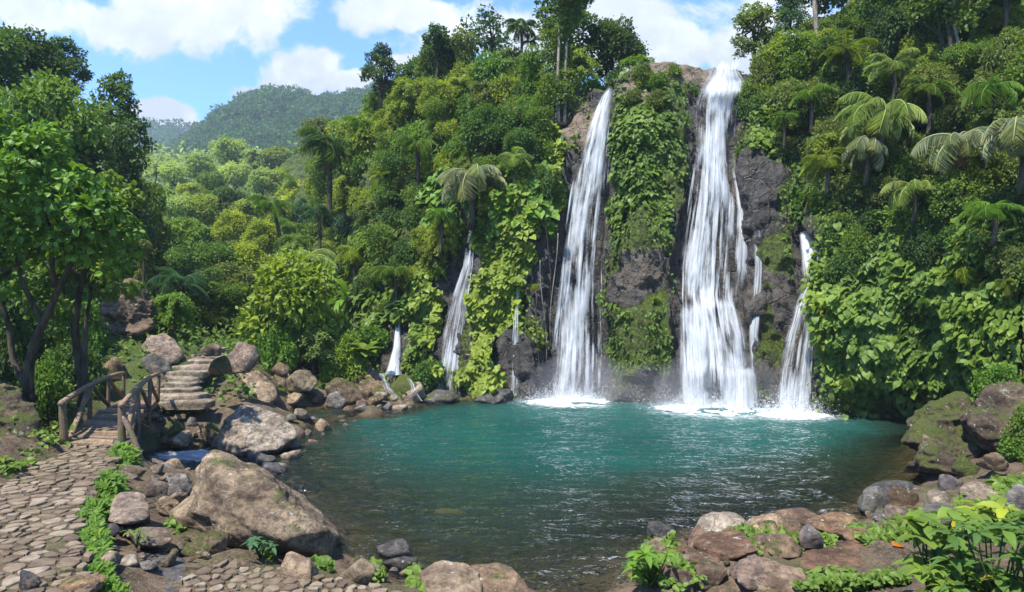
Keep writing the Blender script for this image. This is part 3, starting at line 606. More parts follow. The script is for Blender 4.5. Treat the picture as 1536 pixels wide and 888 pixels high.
# --- the big boulder in the foreground: its own planes
def hull_rock(name, label, pts, tone, moss, level=6, soft=44, rough=.05, seed=1, cat='boulder', yk=1.):
    pts = np.array(pts, float); pts = np.array([0, 0, CZ])+(pts-[0, 0, CZ])*yk; c = pts.mean(0); bm = bmesh.new()
    for p in pts: bm.verts.new(p-c)
    bmesh.ops.convex_hull(bm, input=bm.verts); bm.normal_update()
    N = np.array([f.normal[:] for f in bm.faces]); d = np.array([f.normal.dot(f.verts[0].co) for f in bm.faces]); bm.free()
    rgc = np.random.default_rng(seed*31+5); Nc = rgc.normal(size=(34, 3)); Nc /= np.linalg.norm(Nc, axis=1)[:, None]      # fracture faces that knock off the corners
    N = np.r_[N, Nc]; d = np.r_[d, ((pts-c)@Nc.T).max(0)*rgc.uniform(.84, .99, 34)]
    k = d > 1e-3; N, d = N[k], d[k]; s = np.abs(pts-c).max()
    D, Fc = ico(level); cc_ = np.maximum(D@N.T, 1e-3)/(d/s)[None]; r = 1/(np.sum(cc_**soft, axis=1)**(1/soft)); V = D*r[:, None]
    o_ = seed*7.7; q = V*s
    dn = rough*(1.3*fbm(q*1.1+o_, 4, seed)+1.1*ridged(q*[1.2, 1.2, 2.4]+o_, 5, seed+9)*.9)+.012*ridged(q*7+o_, 4, seed+3)
    V = V*(1+dn/np.maximum(r, .35))[:, None]*s
    foot = np.array([c[0], c[1], pts[:, 2].min()])
    o = link(name, mk_mesh(name, V+c-foot, Fc, [M['rock']], True), loc=foot, color=(*TONE[tone], moss)); tag(o, label, cat); return o
hull_rock('boulder', 'huge tan wedge shaped boulder leaning over dark gap, beside the paved edge of the pool',
    [P(338, 688, 10.6), P(322, 694, 10.3), P(262, 752, 10.4), P(256, 775, 10.2), P(300, 790, 9.7), P(352, 778, 9.2), P(400, 800, 8.95), P(440, 815, 9.1), P(505, 806, 9.6), P(500, 835, 9.8), P(430, 838, 9.9), P(470, 768, 9.9), P(405, 722, 10.2), P(420, 735, 11.4), P(330, 740, 11.9), P(500, 800, 11.0), P(300, 835, 11.2), P(480, 850, 10.8), P(285, 800, 11.5)], 'tan', .14, seed=3)
hull_rock('boulder', 'pale cracked boulder with sharp right point lying between rapids and pool',
    [P(362, 610, 17.6), P(345, 622, 17.2), P(328, 655, 16.9), P(326, 668, 16.9), P(350, 676, 16.6), P(385, 680, 16.3), P(420, 672, 16.7), P(450, 655, 17.3), P(440, 640, 17.7), P(400, 620, 17.9), P(380, 625, 19), P(440, 660, 18.6), P(340, 668, 18.4), P(400, 690, 17.2)], 'pale', -.05, seed=5)
hull_rock('boulder', 'brown boulder with straw coloured dead plants on top above the stone steps',
    [P(172, 450, 18.6), P(190, 440, 18.8), P(215, 440, 19), P(232, 462, 19), P(228, 490, 18.6), P(205, 500, 18.3), P(170, 492, 18.3), P(165, 470, 18.4), P(225, 500, 20), P(175, 500, 20), P(200, 438, 20), P(206, 514, 18.8), P(178, 510, 18.8), P(240, 500, 20)], 'brown', -.05, level=6, rough=.13, seed=6, yk=1.21)
hull_rock('boulder', 'pointed slabby grey boulder leaning above the steps under the brown outcrop',
    [P(225, 505, 18.6), P(245, 500, 18.8), P(262, 512, 18.7), P(277, 528, 18.5), P(270, 545, 18.1), P(248, 548, 17.9), P(222, 532, 18.0), P(212, 524, 18.4), P(260, 545, 19.6), P(225, 540, 19.5)], 'pink', -.1, level=5, seed=8, yk=1.19)
hull_rock('boulder', 'bulky brown and grey boulder on the bank right of the stone steps',
    [P(335, 560, 20.6), P(355, 552, 20.6), P(385, 560, 20.5), P(412, 575, 20.4), P(415, 600, 20), P(390, 612, 19.6), P(340, 608, 19.6), P(326, 590, 20), P(330, 600, 21.5), P(405, 605, 21.6), P(370, 556, 21.6)], 'tan', .0, level=5, seed=9, yk=1.13)
hull_rock('boulder', 'mossy boulder with yellow green top at the right end of the pool',
    [P(1360, 650, 15.2), P(1390, 618, 15.6), P(1430, 600, 16), P(1452, 605, 16.2), P(1465, 640, 15.6), P(1462, 665, 14.9), P(1380, 672, 14.9), P(1350, 660, 15.4), P(1400, 610, 17.2), P(1460, 660, 17), P(1370, 665, 16.8)], 'mossbrown', .44, level=6, seed=10, rough=.10)
hull_rock('boulder', 'dark mossy boulder overhanging a black gap beside the right end of the pool',
    [P(1374, 690, 14.3), P(1400, 662, 14.6), P(1440, 655, 14.8), P(1475, 668, 14.5), P(1468, 690, 14), P(1440, 715, 13.9), P(1400, 700, 13.9), P(1378, 706, 14.2), P(1470, 712, 15.4), P(1390, 710, 15.4)], 'mossbrown', .30, level=6, seed=11, rough=.10)
hull_rock('boulder', 'dark brown boulder topped with leaves against the picture edge above the mossy pair',
    [P(1462, 600, 14.6), P(1480, 584, 14.8), P(1520, 582, 14.8), P(1550, 600, 14.6), P(1552, 650, 14.2), P(1520, 662, 14), P(1476, 664, 14), P(1458, 632, 14.2), P(1540, 660, 15.8), P(1470, 655, 15.8), P(1510, 584, 15.8)], 'mossbrown', .22, level=6, seed=12, rough=.09)
hull_rock('boulder', 'big dark mossy boulder beside the footbridge entrance at the picture edge',
    [P(-30, 600, 11), P(0, 572, 11.3), P(25, 590, 11.2), P(48, 630, 11), P(52, 660, 10.8), P(40, 682, 10.5), P(-20, 690, 10.2), P(-60, 660, 10.4), P(40, 680, 12), P(-40, 680, 12.2), P(-5, 575, 12.2)], 'mossbrown', .3, level=6, seed=13, rough=.08, yk=1.2)
hull_rock('slab', 'broad flat reddish brown rock slab among plants at lower right',
    [P(1185, 850, 8.9), P(1200, 822, 9.3), P(1290, 808, 9.7), P(1345, 830, 9.3), P(1338, 862, 8.7), P(1290, 860, 8.55), P(1220, 856, 8.6), P(1190, 862, 8.7), P(1330, 872, 9), P(1220, 880, 8.9), P(1250, 884, 9.2)], 'wetbrown', -.15, level=5, seed=14, rough=.02, cat='rock slab')
hull_rock('slab', 'smooth flat wet brown slab by the right shore behind the fern',
    [P(1435, 722, 13.3), P(1460, 712, 13.8), P(1530, 714, 13.8), P(1545, 730, 13.2), P(1500, 742, 12.6), P(1450, 740, 12.6), P(1440, 750, 13), P(1540, 750, 13)], 'wetbrown', -.15, level=5, seed=15, rough=.02, cat='rock slab')
hull_rock('slab', 'flat dark purple grey wet slab in front of the huge boulder',
    [P(185, 880, 7.9), P(200, 835, 8.5), P(240, 820, 8.9), P(275, 838, 8.7), P(300, 872, 8.1), P(250, 900, 7.6), P(200, 910, 7.6), P(290, 900, 8.2), P(230, 900, 8.6)], 'dark', -.2, level=5, seed=16, rough=.02, cat='rock slab')
hull_rock('boulder', 'rounded beige block with flat face between grassy verge and huge boulder',
    [P(164, 760, 9.5), P(178, 738, 9.8), P(215, 736, 9.9), P(228, 750, 9.7), P(224, 780, 9.2), P(190, 786, 9), P(162, 780, 9.2), P(225, 785, 10), P(175, 785, 10)], 'pink', -.1, level=5, seed=17)
hull_rock('boulder', 'flat topped tan rock with pale edge under the beige block',
    [P(200, 800, 8.9), P(215, 788, 9.2), P(250, 790, 9.2), P(262, 806, 8.9), P(245, 820, 8.6), P(210, 815, 8.6), P(250, 826, 9), P(208, 824, 9)], 'pink', -.1, level=5, seed=18)
hull_rock('boulder', 'smooth grey beige boulder at the water edge, bottom centre',
    [P(630, 862, 8.4), P(645, 842, 8.6), P(690, 840, 8.6), P(718, 858, 8.4), P(722, 888, 8.0), P(690, 905, 7.7), P(650, 900, 7.8), P(720, 900, 8.8), P(640, 895, 8.8), P(680, 930, 8.3)], 'tan', -.12, level=5, seed=19)
hull_rock('boulder', 'low brown boulder with sloping top touching the smooth grey one at bottom centre',
    [P(700, 848, 8.7), P(752, 840, 8.8), P(780, 856, 8.6), P(796, 890, 8.1), P(750, 915, 7.8), P(722, 888, 8.1), P(790, 915, 8.7), P(730, 915, 8.8)], 'brown', -.05, level=5, seed=20)
hull_rock('boulder', 'slanting grey speckled stone propped at the left end of the reddish slab',
    [P(1135, 855, 8.9), P(1160, 815, 9.3), P(1180, 808, 9.4), P(1190, 830, 9.2), P(1178, 868, 8.7), P(1150, 872, 8.6), P(1185, 875, 9.2), P(1145, 875, 9.2)], 'grey', -.15, level=5, seed=21)
hull_rock('boulder', 'brown jagged boulder with dark split face at the near right shore',
    [P(1028, 842, 9.0), P(1040, 806, 9.6), P(1070, 796, 9.8), P(1096, 812, 9.5), P(1100, 838, 9.1), P(1070, 850, 8.8), P(1095, 856, 9.5), P(1035, 856, 9.5)], 'brown', .0, level=5, seed=22)
hull_rock('boulder', 'light brown lump with pale crest where the near right shore meets the water',
    [P(1035, 800, 10.4), P(1060, 772, 10.9), P(1100, 766, 11.1), P(1122, 785, 10.8), P(1110, 812, 10.2), P(1050, 812, 10.2), P(1110, 815, 11.2), P(1050, 812, 11)], 'pale', -.1, level=5, seed=23)
hull_rock('boulder', 'large tilted mossy slab boulder under the white rill on the far left bank',
    [P(515, 570, 26), P(548, 548, 26.4), P(572, 556, 26.2), P(582, 600, 25.2), P(552, 612, 24.8), P(535, 590, 25.2), P(575, 612, 26), P(530, 600, 26.5)], 'brown', .22, level=5, seed=24)
hull_rock('boulder', 'tall brown rock standing behind the round boulders at the far left bank',
    [P(462, 545, 26.5), P(480, 540, 26.6), P(498, 552, 26.5), P(492, 585, 26), P(470, 588, 26), P(460, 570, 26.2), P(480, 590, 27.2)], 'brown', 0, level=5, seed=25)
B = lambda *a, **k: rock('boulder', *a, **k)
B('round smooth tan boulder at the water line of the far left bank', 476, 606, 44, 26, .0, 'pink', -.1)
B('shaded round brown boulder with a dark hole above the footbridge rail', 187, 542, 36, 40, 1.8, 'brown', .05)
B('small mossy boulder in shade left of the steps, behind the bridge', 172, 572, 34, 36, 1.45, 'brown', .35)
B('long grey boulder below the stepped path, against the grey leaning slab', 238, 560, 40, 30, 1.6, 'grey', .1)
B('brown boulder with ochre lichen crowning the right side of the steps', 362, 556, 56, 42, 1.75, 'pink', .1)
B('green mossy lump beside the upper steps', 330, 560, 36, 26, 1.75, 'brown', .5)
B('squat round rock at the top of the steps', 318, 533, 30, 18, 2.3, 'tan', .15)
B('upright grey wedge between small tan stones of the far left bank', 436, 600, 20, 40, .2, 'grey', -.1)
B('tan boulder half in water left of the round smooth one', 438, 612, 36, 24, .0, 'tan', .1)
B('mossy green topped stone in the stone pile beside the rapids', 258, 660, 40, 26, .2, 'brown', .45)
B('brown rounded stone at the rapids edge in front of the mossy one', 270, 670, 34, 22, .1, 'tan', -.1)
B('moss covered stone touching the pale cracked boulder', 318, 664, 36, 28, .15, 'brown', .45)
B('angular grey rock at the near edge of the rapids', 238, 716, 40, 20, .3, 'grey', -.1)
B('grey split rock behind the left end of the huge boulder', 268, 742, 46, 26, .4, 'grey', -.1)
B('flat pale rock on the verge beside the bridge end of the path', 198, 716, 40, 18, .75, 'tan', .1)
B('pinkish pointed rock between beige block and rapids', 232, 752, 34, 28, .5, 'pink', -.1)
B('small tan boulder tucked between beige block and huge boulder', 250, 770, 34, 24, .6, 'tan', .2)
B('mossy oblong stone under the overhang of the huge boulder', 305, 838, 66, 30, .5, 'brown', .35)
B('yellow lichened stone against the right foot of the huge boulder', 462, 818, 50, 40, .3, 'brown', .55)
B('rough brown boulder at the end of the paving under the huge boulder', 448, 880, 64, 42, .55, 'tan', -.05)
B('round brown boulder between paving and water, left of the bottom centre pair', 536, 884, 62, 36, .4, 'tan', -.02)
B('black wet rock lying in the shallows behind bottom centre boulders', 590, 840, 66, 26, -.05, 'dark', -.3, depth=.6)
B('dark flat rock awash at the foot of the huge boulder', 600, 858, 60, 20, -.05, 'dark', -.3, depth=.6)
B('sunken mossy stone just breaking the surface in the middle of the pool', 672, 786, 62, 16, -.12, 'brown', .5, depth=.6)
B('dark wet stone in the rapids beside the pale cracked boulder', 392, 700, 44, 20, -.05, 'dark', -.2)
B('blue grey wet stone at the pool outlet', 412, 712, 36, 16, -.05, 'dark', -.2)
B('small black stone in the outlet below the pale cracked boulder', 350, 690, 26, 18, -.05, 'dark', -.3)
B('pale grey stone at the right shore, left of a mossy twin', 1308, 768, 46, 36, .1, 'grey', -.12)
B('mossy stone beside the pale grey one at the right shore', 1348, 764, 48, 36, .15, 'brown', .3)
B('grey pointed rock between mossy stone and dark shore rocks', 1405, 776, 56, 36, .3, 'pink', -.1)
B('black angular rock at the water near the flat wet slab', 1426, 746, 40, 30, .1, 'dark', -.2)
B('flat rust coloured rock at the shore behind green herbs', 1245, 800, 80, 20, .25, 'wetbrown', -.2)
B('small rounded grey stone in the herbs below the pale shore stone', 1320, 784, 26, 16, .4, 'grey', -.05)
B('tan tilted stone in the herbs below the mossy shore stone', 1346, 790, 44, 26, .4, 'pink', 0)
B('small dark stone between the herbs left of the reddish slab', 1218, 822, 40, 30, .5, 'grey', -.1)
B('brown lump sitting on the shore behind the slanting grey stone', 1150, 806, 70, 26, .3, 'tan', .05)
B('low purple brown stone in front of the jagged split boulder', 1130, 884, 70, 34, .5, 'pink', -.15)
B('dark cracked stone at the bottom edge left of the split boulder', 1020, 884, 64, 30, .4, 'brown', .05)
B('dark stone at the water edge left of the near right shore herbs', 992, 810, 44, 26, .05, 'dark', -.1)
B('brown stone in front of the dark mossy overhanging boulder', 1490, 705, 40, 24, .7, 'brown', .1)
B('bright moss cushion covered stone below the overhanging boulder', 1452, 714, 46, 26, .4, 'brown', .75)
B('grey purple rock at the picture edge beside the flat wet slab', 1535, 772, 50, 40, .9, 'grey', -.1)
B('pointed grey rock jutting from the moss beside the small right waterfall', 1176, 452, 18, 26, 4.0, 'grey', -.2) if False else None
B('speckled grey rounded stone at the corner of the paved path', 46, 893, 36, 34, .95, 'dark', -.1)
B('brown block at the foot of the cliff between the two tall falls', 935, 606, 54, 26, .0, 'dark', .2)
B('mossy hump between two white rills at the far left bank', 606, 604, 52, 40, .0, 'brown', .6)
B('low dark rock beside the left foot of the tall left fall', 740, 606, 60, 22, .0, 'dark', .1)
B('wet rock ledge under the double trickle', 660, 606, 60, 18, .0, 'dark', .2)
# --- piles of smaller stones
def pile(n, poly, zf, size, tones, label, group, moss=(-.15, .25), seed=0, name='stone', on=None):
    rg = random.Random(seed); xs = [p[0] for p in poly]; ys = [p[1] for p in poly]; placed = []; k = 0
    while len(placed) < n and k < 6000:
        k += 1; px, py = rg.uniform(min(xs), max(xs)), rg.uniform(min(ys), max(ys)); ins = False; j = len(poly)-1
        for i in range(len(poly)):
            if (ys[i] > py) != (ys[j] > py) and px < (xs[j]-xs[i])*(py-ys[i])/(ys[j]-ys[i])+xs[i]: ins = not ins
            j = i
        if not ins: continue
        s = size[0]+(size[1]-size[0])*rg.random()**2.2
        z = .0
        for _ in range(4): g_ = G(px, py, z); z = max(gz(g_[0], g_[1]), -.12)
        r = s/F*g_[1]/2
        if any((g_[0]-a)**2+(g_[1]-b_)**2 < (.75*(r+c_))**2 for a, b_, c_ in placed): continue
        placed.append((g_[0], g_[1], r))
        hh = 2*r*rg.uniform(.5, .85)
        o = link(name, unit_rock((20 if rg.random() < .4 else 40)+rg.randrange(10), 3), loc=(g_[0], g_[1], z+hh*.28), rot=(rg.uniform(-.35, .35), rg.uniform(-.35, .35), rg.uniform(0, 6.28)), scale=(2*r, 2*r*rg.uniform(.65, 1), hh), color=(*jit(TONE[rg.choice(tones)], .2), rg.uniform(*moss)))
        tag(o, label, 'stone', group)
pile(54, [(232, 622), (330, 605), (345, 650), (320, 672), (240, 672), (215, 650)], 0, (9, 32), ['tan', 'pale', 'pink', 'tan', 'grey'], 'loose tan stone in the pile between footbridge, pale cracked boulder and rapids', 'stones piled beside the rapids', seed=1)
pile(68, [(395, 578), (470, 572), (560, 578), (640, 592), (636, 608), (520, 614), (430, 618), (395, 608)], 0, (12, 44), ['tan', 'brown', 'pale', 'grey'], 'brown or grey stone heaped along the far left waterline', 'stones along the far left waterline', seed=2)
pile(18, [(185, 708), (260, 706), (270, 760), (200, 735), (175, 725)], 0, (12, 36), ['grey', 'pink', 'tan'], 'grey or tan stone between paved path and the rapids', 'stones between path and rapids', seed=3)
pile(20, [(150, 800), (215, 790), (330, 835), (300, 850), (230, 850), (160, 850)], 0, (10, 34), ['brown', 'pink', 'tan', 'dark'], 'small stone in the gap in front of the huge boulder', 'stones in front of the huge boulder', seed=4)
for k_, (px, py, w_, h_, z_, tn, ms_, lb) in enumerate([(1090, 846, 96, 24, .42, 'wetbrown', -.1, 'flat brown slab behind the low purple brown stone'), (1165, 838, 80, 22, .45, 'brown', .0, 'flat brown stone between two patches of herbs on the near right shore'),
    (1290, 822, 90, 20, .35, 'wetbrown', -.1, 'wet flat slab just behind the broad reddish slab'), (1385, 812, 80, 24, .5, 'brown', .1, 'flat brown rock right of the orange fallen leaf'), (1340, 742, 70, 16, .02, 'dark', -.2, 'dark flat rock at the waterline near the black angular rock'),
    (1200, 790, 70, 14, .02, 'brown', -.1, 'low flat rock at the waterline left of the rust coloured one'), (1410, 800, 70, 34, .55, 'grey', 0, 'grey angular block behind the big oval leaves'), (1470, 758, 60, 26, .5, 'pink', 0, 'pinkish flat rock in front of the smooth wet slab'),
    (1060, 880, 60, 26, .45, 'brown', .1, 'brown angular stone between cracked stone and purple brown stone'), (1170, 895, 90, 30, .5, 'tan', -.1, 'flat tan rock at the bottom edge below the slanting grey stone')]):
    rock('slab', lb, px, py, w_, h_, z_, tn, ms_, seed=40+k_ % 10, cat='rock slab', depth=1.0, level=4)
pile(24, [(975, 815), (1130, 795), (1290, 790), (1180, 850), (1000, 888)], 0, (12, 52), ['brown', 'tan', 'wetbrown', 'pink'], 'brown or grey stone on the near right shore', 'stones on the near right shore', moss=(-.1, .4), seed=5)
pile(24, [(1300, 770), (1440, 745), (1520, 760), (1400, 800), (1310, 810)], 0, (12, 48), ['grey', 'brown', 'pink', 'wetbrown'], 'stone on the right shore below the flat wet slab', 'stones on the right shore', moss=(-.1, .4), seed=6)
pile(10, [(350, 690), (420, 690), (450, 720), (500, 770), (430, 735)], 0, (10, 28), ['dark', 'grey'], 'wet dark stone in the shallows behind the huge boulder', 'wet stones in the pool outlet', moss=(-.3, -.2), seed=7)
pile(14, [(200, 545), (245, 555), (235, 600), (215, 590), (190, 560)], 0, (10, 28), ['tan', 'pale', 'grey'], 'pale stone in the rubble between bridge and stone steps', 'rubble left of the steps', seed=8)
pile(46, [(282, 572), (340, 566), (410, 600), (345, 616), (235, 618)], 0, (9, 26), ['tan', 'pale', 'brown'], 'small tan stone on the bank right of the steps', 'stones right of the steps', moss=(-.1, .4), seed=9)
B('dark rock in the gap under the brown dead-topped boulder', 186, 528, 44, 34, 2.1, 'dark', .1)  # extra rock, its dark tone stands in for shade below the outcrop
B('brown rock wedged right of the brown dead-topped boulder', 238, 512, 34, 36, 2.3, 'brown', .1)
B('broad mossy brown boulder at the middle of the far left bank', 520, 604, 56, 36, .1, 'brown', .3)
B('grey wet boulder between round smooth boulder and mossy slab at far left bank', 506, 612, 34, 24, .0, 'grey', 0)
B('brown boulder under the yellow green tree with twisted trunk', 420, 588, 50, 34, .5, 'brown', .2)
B('tan boulder behind the upright grey wedge at the far left bank', 452, 586, 44, 30, .6, 'tan', .1)
pile(8, [(540, 604), (640, 596), (720, 604), (640, 608)], 0, (10, 24), ['dark', 'brown'], 'dark stone at the cliff foot under the trickles', 'stones at the cliff foot', moss=(0, .5), seed=10)
pile(8, [(490, 850), (620, 845), (640, 885), (560, 875)], 0, (12, 30), ['tan', 'grey', 'dark'], 'stone between paving and water at bottom centre', 'stones at the bottom centre edge', seed=11)
# ================================================================ flagstone paving
def clip(poly, n, d):
    out = []
    for i in range(len(poly)):
        a, b = poly[i], poly[(i+1) % len(poly)]; da, db = a@n-d, b@n-d
        if da <= 0: out.append(a)
        if (da < 0 < db) or (db < 0 < da): out.append(a+(b-a)*da/(da-db))
    return out
def inside(p, poly):
    r = False; j = len(poly)-1
    for i in range(len(poly)):
        if (poly[i][1] > p[1]) != (poly[j][1] > p[1]) and p[0] < (poly[j][0]-poly[i][0])*(p[1]-poly[i][1])/(poly[j][1]-poly[i][1])+poly[i][0]: r = not r
        j = i
    return r
def paving(name, outline, zf, cell, seed, gap=.016, th=.06):
    rg = np.random.default_rng(seed); poly = np.array(outline)[:, :2]; lo, hi = poly.min(0), poly.max(0)
    lo[1] = max(lo[1], 2.2); pts = []
    k = 0
    while k < 9000:
        k += 1; p = rg.uniform(lo, hi); s = cell*(.40+1.35*rg.random()**2)
        if all((p[0]-q[0])**2+(p[1]-q[1])**2 > (s*.5+q[2]*.5)**2*.92 for q in pts): pts.append((*p, s))
    A = np.array(pts)[:, :2]; mb = MB()
    for i, p in enumerate(A):
        if not inside(p, poly): continue
        c = [p+np.array(v)*cell*1.3 for v in ((-1, -1), (1, -1), (1, 1), (-1, 1))]
        d2 = np.linalg.norm(A-p, axis=1); nb = np.argsort(d2)[1:16]
        for j in nb:
            n = (A[j]-p)/d2[j]; c = clip(c, n, (A[j]+p)@n/2-gap*rg.uniform(.3, 2.4))
            if len(c) < 3: break
        if len(c) < 3: continue
        c = np.array(c)
        for _ in range(1+int(rg.random() < .6)):                                   # worn corners
            nx = np.roll(c, -1, 0); c = np.stack([c*.78+nx*.22, c*.22+nx*.78], 1).reshape(-1, 2)
        c += rg.normal(0, .006, c.shape); m = len(c); ctr = c.mean(0)
        tilt = rg.normal(0, .010, 2); zc = zf(*ctr)+rg.normal(0, .008)
        ring = lambda s, dz: np.c_[ctr+(c-ctr)*s, zc+dz+(c-ctr)@tilt]
        V = np.concatenate([ring(1, -th), ring(1, -.012), ring(.95, -.002), ring(.55, .001), [[*ctr, zc+.002]]])
        V[:, 2] += .005*fbm(V*[5, 5, 0]+seed, 2, 3)
        a = np.arange(m); b = (a+1) % m; t = rg.random()
        for r in range(3): mb.F.setdefault(4, []).append(np.stack([a+r*m, b+r*m, b+(r+1)*m, a+(r+1)*m], -1)+mb.n)
        mb.F.setdefault(3, []).append(np.stack([a+3*m, b+3*m, np.full(m, 4*m)], -1)+mb.n)
        mb.V.append(V); mb.n += len(V); mb.A.append(np.full(len(V), t))
    o = link(name, mb.mesh(name, [M['flag']], False)); tag(o, kind='structure'); return o
def outline(pxs, z): return [G(*p, z) for p in pxs]
zg = lambda x, y: gz(x, y)+.03
paving('path', PATH1, lambda x, y: 1.02, .235, 3)
paving('path', PATH2, lambda x, y: .64, .24, 5)
# kerb stones and slab at the near corner of the path
o = rock('slab', 'square orange brown slab set in the near corner of the paved path', 122, 892, 64, 20, .96, 'tan', -.3, seed=3, depth=.9, cat='rock slab', rot=.1); o.color = (.36, .24, .13, -.3)
# ================================================================ footbridge
br = link('wooden_footbridge', None, loc=(0, 0, 0)); tag(br, 'small rustic wooden footbridge with log rails at the end of the paved path', 'footbridge')
A0, A1 = G(99, 664, 1.03), G(180, 668, 1.03); B0, B1 = P(190, 598, 19.3), P(236, 600, 19.0)
def deckp(u, v): a = A0+(A1-A0)*u; b = B0+(B1-B0)*u; p = a+(b-a)*v; return p+np.array([0, 0, .22*4*v*(1-v)*.7])
mb = MB(); rg = random.Random(3); npl = 30
for k in range(npl):
    v0, v1 = k/npl+.003, (k+1)/npl-.003; e0, e1 = -rg.uniform(0, .05), 1+rg.uniform(0, .05); dz = rg.uniform(-.008, .008); th = .05
    us = np.linspace(e0, e1, 6); top = []
    for v in (v0, v1): top.append(np.array([deckp(u, v)+[0, 0, dz+.006*math.sin(u*5+k)] for u in us]))
    T0, T1 = top; V = np.concatenate([T0, T1, T1-[0, 0, th], T0-[0, 0, th]]); i = np.arange(5); Fq = []
    for a_, b_ in ((0, 6), (6, 12), (12, 18), (18, 0)): Fq.append(np.stack([a_+i, a_+i+1, b_+i+1, b_+i], -1))
    Fq.append(np.array([[0, 6, 12, 18], [5, 23, 17, 11]])); mb.add(V, np.concatenate(Fq), rg.random())
link('deck', mb.mesh('deck', [M['wood']]), br)
def log(name, p, q, r, tint=.5, bend=0., seed=0, r1=None):
    p, q = np.asarray(p, float), np.asarray(q, float); t_ = np.linspace(0, 1, 12)[:, None]; c = p+(q-p)*t_; c[:, 2] += bend*4*(t_*(1-t_))[:, 0]; c[:, 0] += .015*np.sin(t_[:, 0]*5+seed)
    mb = MB(); add_tube(mb, c, np.linspace(r, r1 or r*.88, 12), n=9, rough=.10, seed=seed, tint=tint); return link(name, mb.mesh(name, [M['wood']], True), br)
for u in (.06, .94): log('beam', deckp(u, .0)-[0, 0, .14], deckp(u, 1)-[0, 0, .14], .085, .3, .12, int(u*50))
zv = np.array([0, 0, 1.])
for side, u, off in ((0, 0., -.05), (1, 1., .05)):
    ps = [deckp(u, v)+np.array([off, 0, 0]) for v in (.0, .34, .66, .98)]; hs_ = (.82, .80, .76, .70)
    for k, (p, hh) in enumerate(zip(ps, hs_)): log('post', p-[0, 0, .45], p+zv*hh, .082 if k == 0 else .055, .25, 0, 11*k+side)
    log('handrail', ps[0]+zv*.82+(ps[0]-ps[1])*.06, ps[3]+zv*.74, .06, .75, .12, side+5)
    log('brace', ps[0]+zv*.02+[.05*(1-2*side), .1, 0], ps[1]+zv*.74, .05, .6, 0, 31+side); log('brace', ps[0]*.75+ps[1]*.25+zv*.02, ps[1]*.85+ps[2]*.15+zv*.74, .052, .8, 0, 34+side)
    log('brace', ps[2]+zv*.0, ps[1]*.9+ps[2]*.1+zv*.72, .05, .4, 0, 41+side); log('brace', ps[3]*.9+ps[2]*.1+zv*.0, ps[2]+zv*.72, .05, .4, 0, 45+side)
p = deckp(1, .0)+np.array([.05, 0, 0]); log('brace', p+zv*.6, p+np.array([.5, -.1, -.42]), .06, .45, .02, 50)
# ================================================================ stone steps
ss = link('stone_steps', None, loc=P(250, 590, 16)); tag(ss, 'rough stone stairs climbing from the footbridge up to the forest', 'stairs')
org = np.array(ss.location)
steps = [(262, 602, 80, 19.0), (256, 592, 74, 19.4), (252, 583, 66, 19.8), (251, 574, 60, 20.2), (252, 566, 62, 20.6), (262, 557, 66, 21.1), (280, 549, 64, 21.7), (290, 540, 62, 22.3), (298, 532, 58, 22.9), (298, 523, 56, 23.6)]
for k, (px, py, w_, Y) in enumerate(steps):
    V, Fc = rock_shape(60+k, 4, 10, 14, .012); V = V/np.abs(V).max(0); V = np.sign(V)*np.abs(V)**.27
    w_ *= 1.3; c_ = P(px+4, py, Y)-org; W = w_/F*Y
    V = V*[W/2, .42, .13]; V[:, 2] += .012*fbm(V*5+k, 3, k)
    o = link('step', mk_mesh('step', V, Fc, [M['rock']], True), ss, loc=c_-[0, -.2, .11], rot=(0, random.uniform(-.02, .02), random.uniform(-.05, .05)), color=(*jit(TONE['pale'], .1), -.08))
# ================================================================ plants: shapes
def nz(v): return v/(np.linalg.norm(v, axis=-1, keepdims=True)+1e-9)
T_SIMPLE = (np.array([(0, 0, 0), (.30, .45, .07), (0, 1, -.12), (-.30, .45, .07)]), np.array([(0, 1, 2), (0, 2, 3)]))
T_HEART = (np.array([(0, .45, -.05), (0, -.04, 0), (.36, -.12, .03), (.52, .18, .05), (.40, .6, .02), (0, 1.08, -.24), (-.40, .6, .02), (-.52, .18, .05), (-.36, -.12, .03)]), np.array([(0, 1, 2), (0, 2, 3), (0, 3, 4), (0, 4, 5), (0, 5, 6), (0, 6, 7), (0, 7, 8), (0, 8, 1)]))
def _strip(ts, ws, droop, fold):
    V, Fc = [], []
    for t_, w_ in zip(ts, ws):
        y, z = math.sin(t_*droop)/droop if droop else t_, -(1-math.cos(t_*droop))/droop if droop else 0
        V += [(-w_, y, z+fold*w_), (0, y, z), (w_, y, z+fold*w_)]
    for k in range(len(ts)-1): a = 3*k; Fc += [(a, a+1, a+4), (a, a+4, a+3), (a+1, a+2, a+5), (a+1, a+5, a+4)]
    return np.array(V), np.array(Fc)
T_LANCE = _strip([0, .15, .4, .7, 1], [.015, .13, .19, .12, .0], .8, .35)
T_BROAD = _strip([0, .1, .35, .6, .85, 1], [.02, .26, .36, .31, .14, .0], .7, .22)
T_STRAP = _strip([0, .2, .45, .7, .9, 1], [.03, .07, .085, .075, .04, 0], 1.5, .3)
T_PINNA = (np.array([(0, 0, 0), (.042, .3, .02), (0, 1, -.30), (-.042, .3, .02)]), np.array([(0, 1, 2), (0, 2, 3)]))
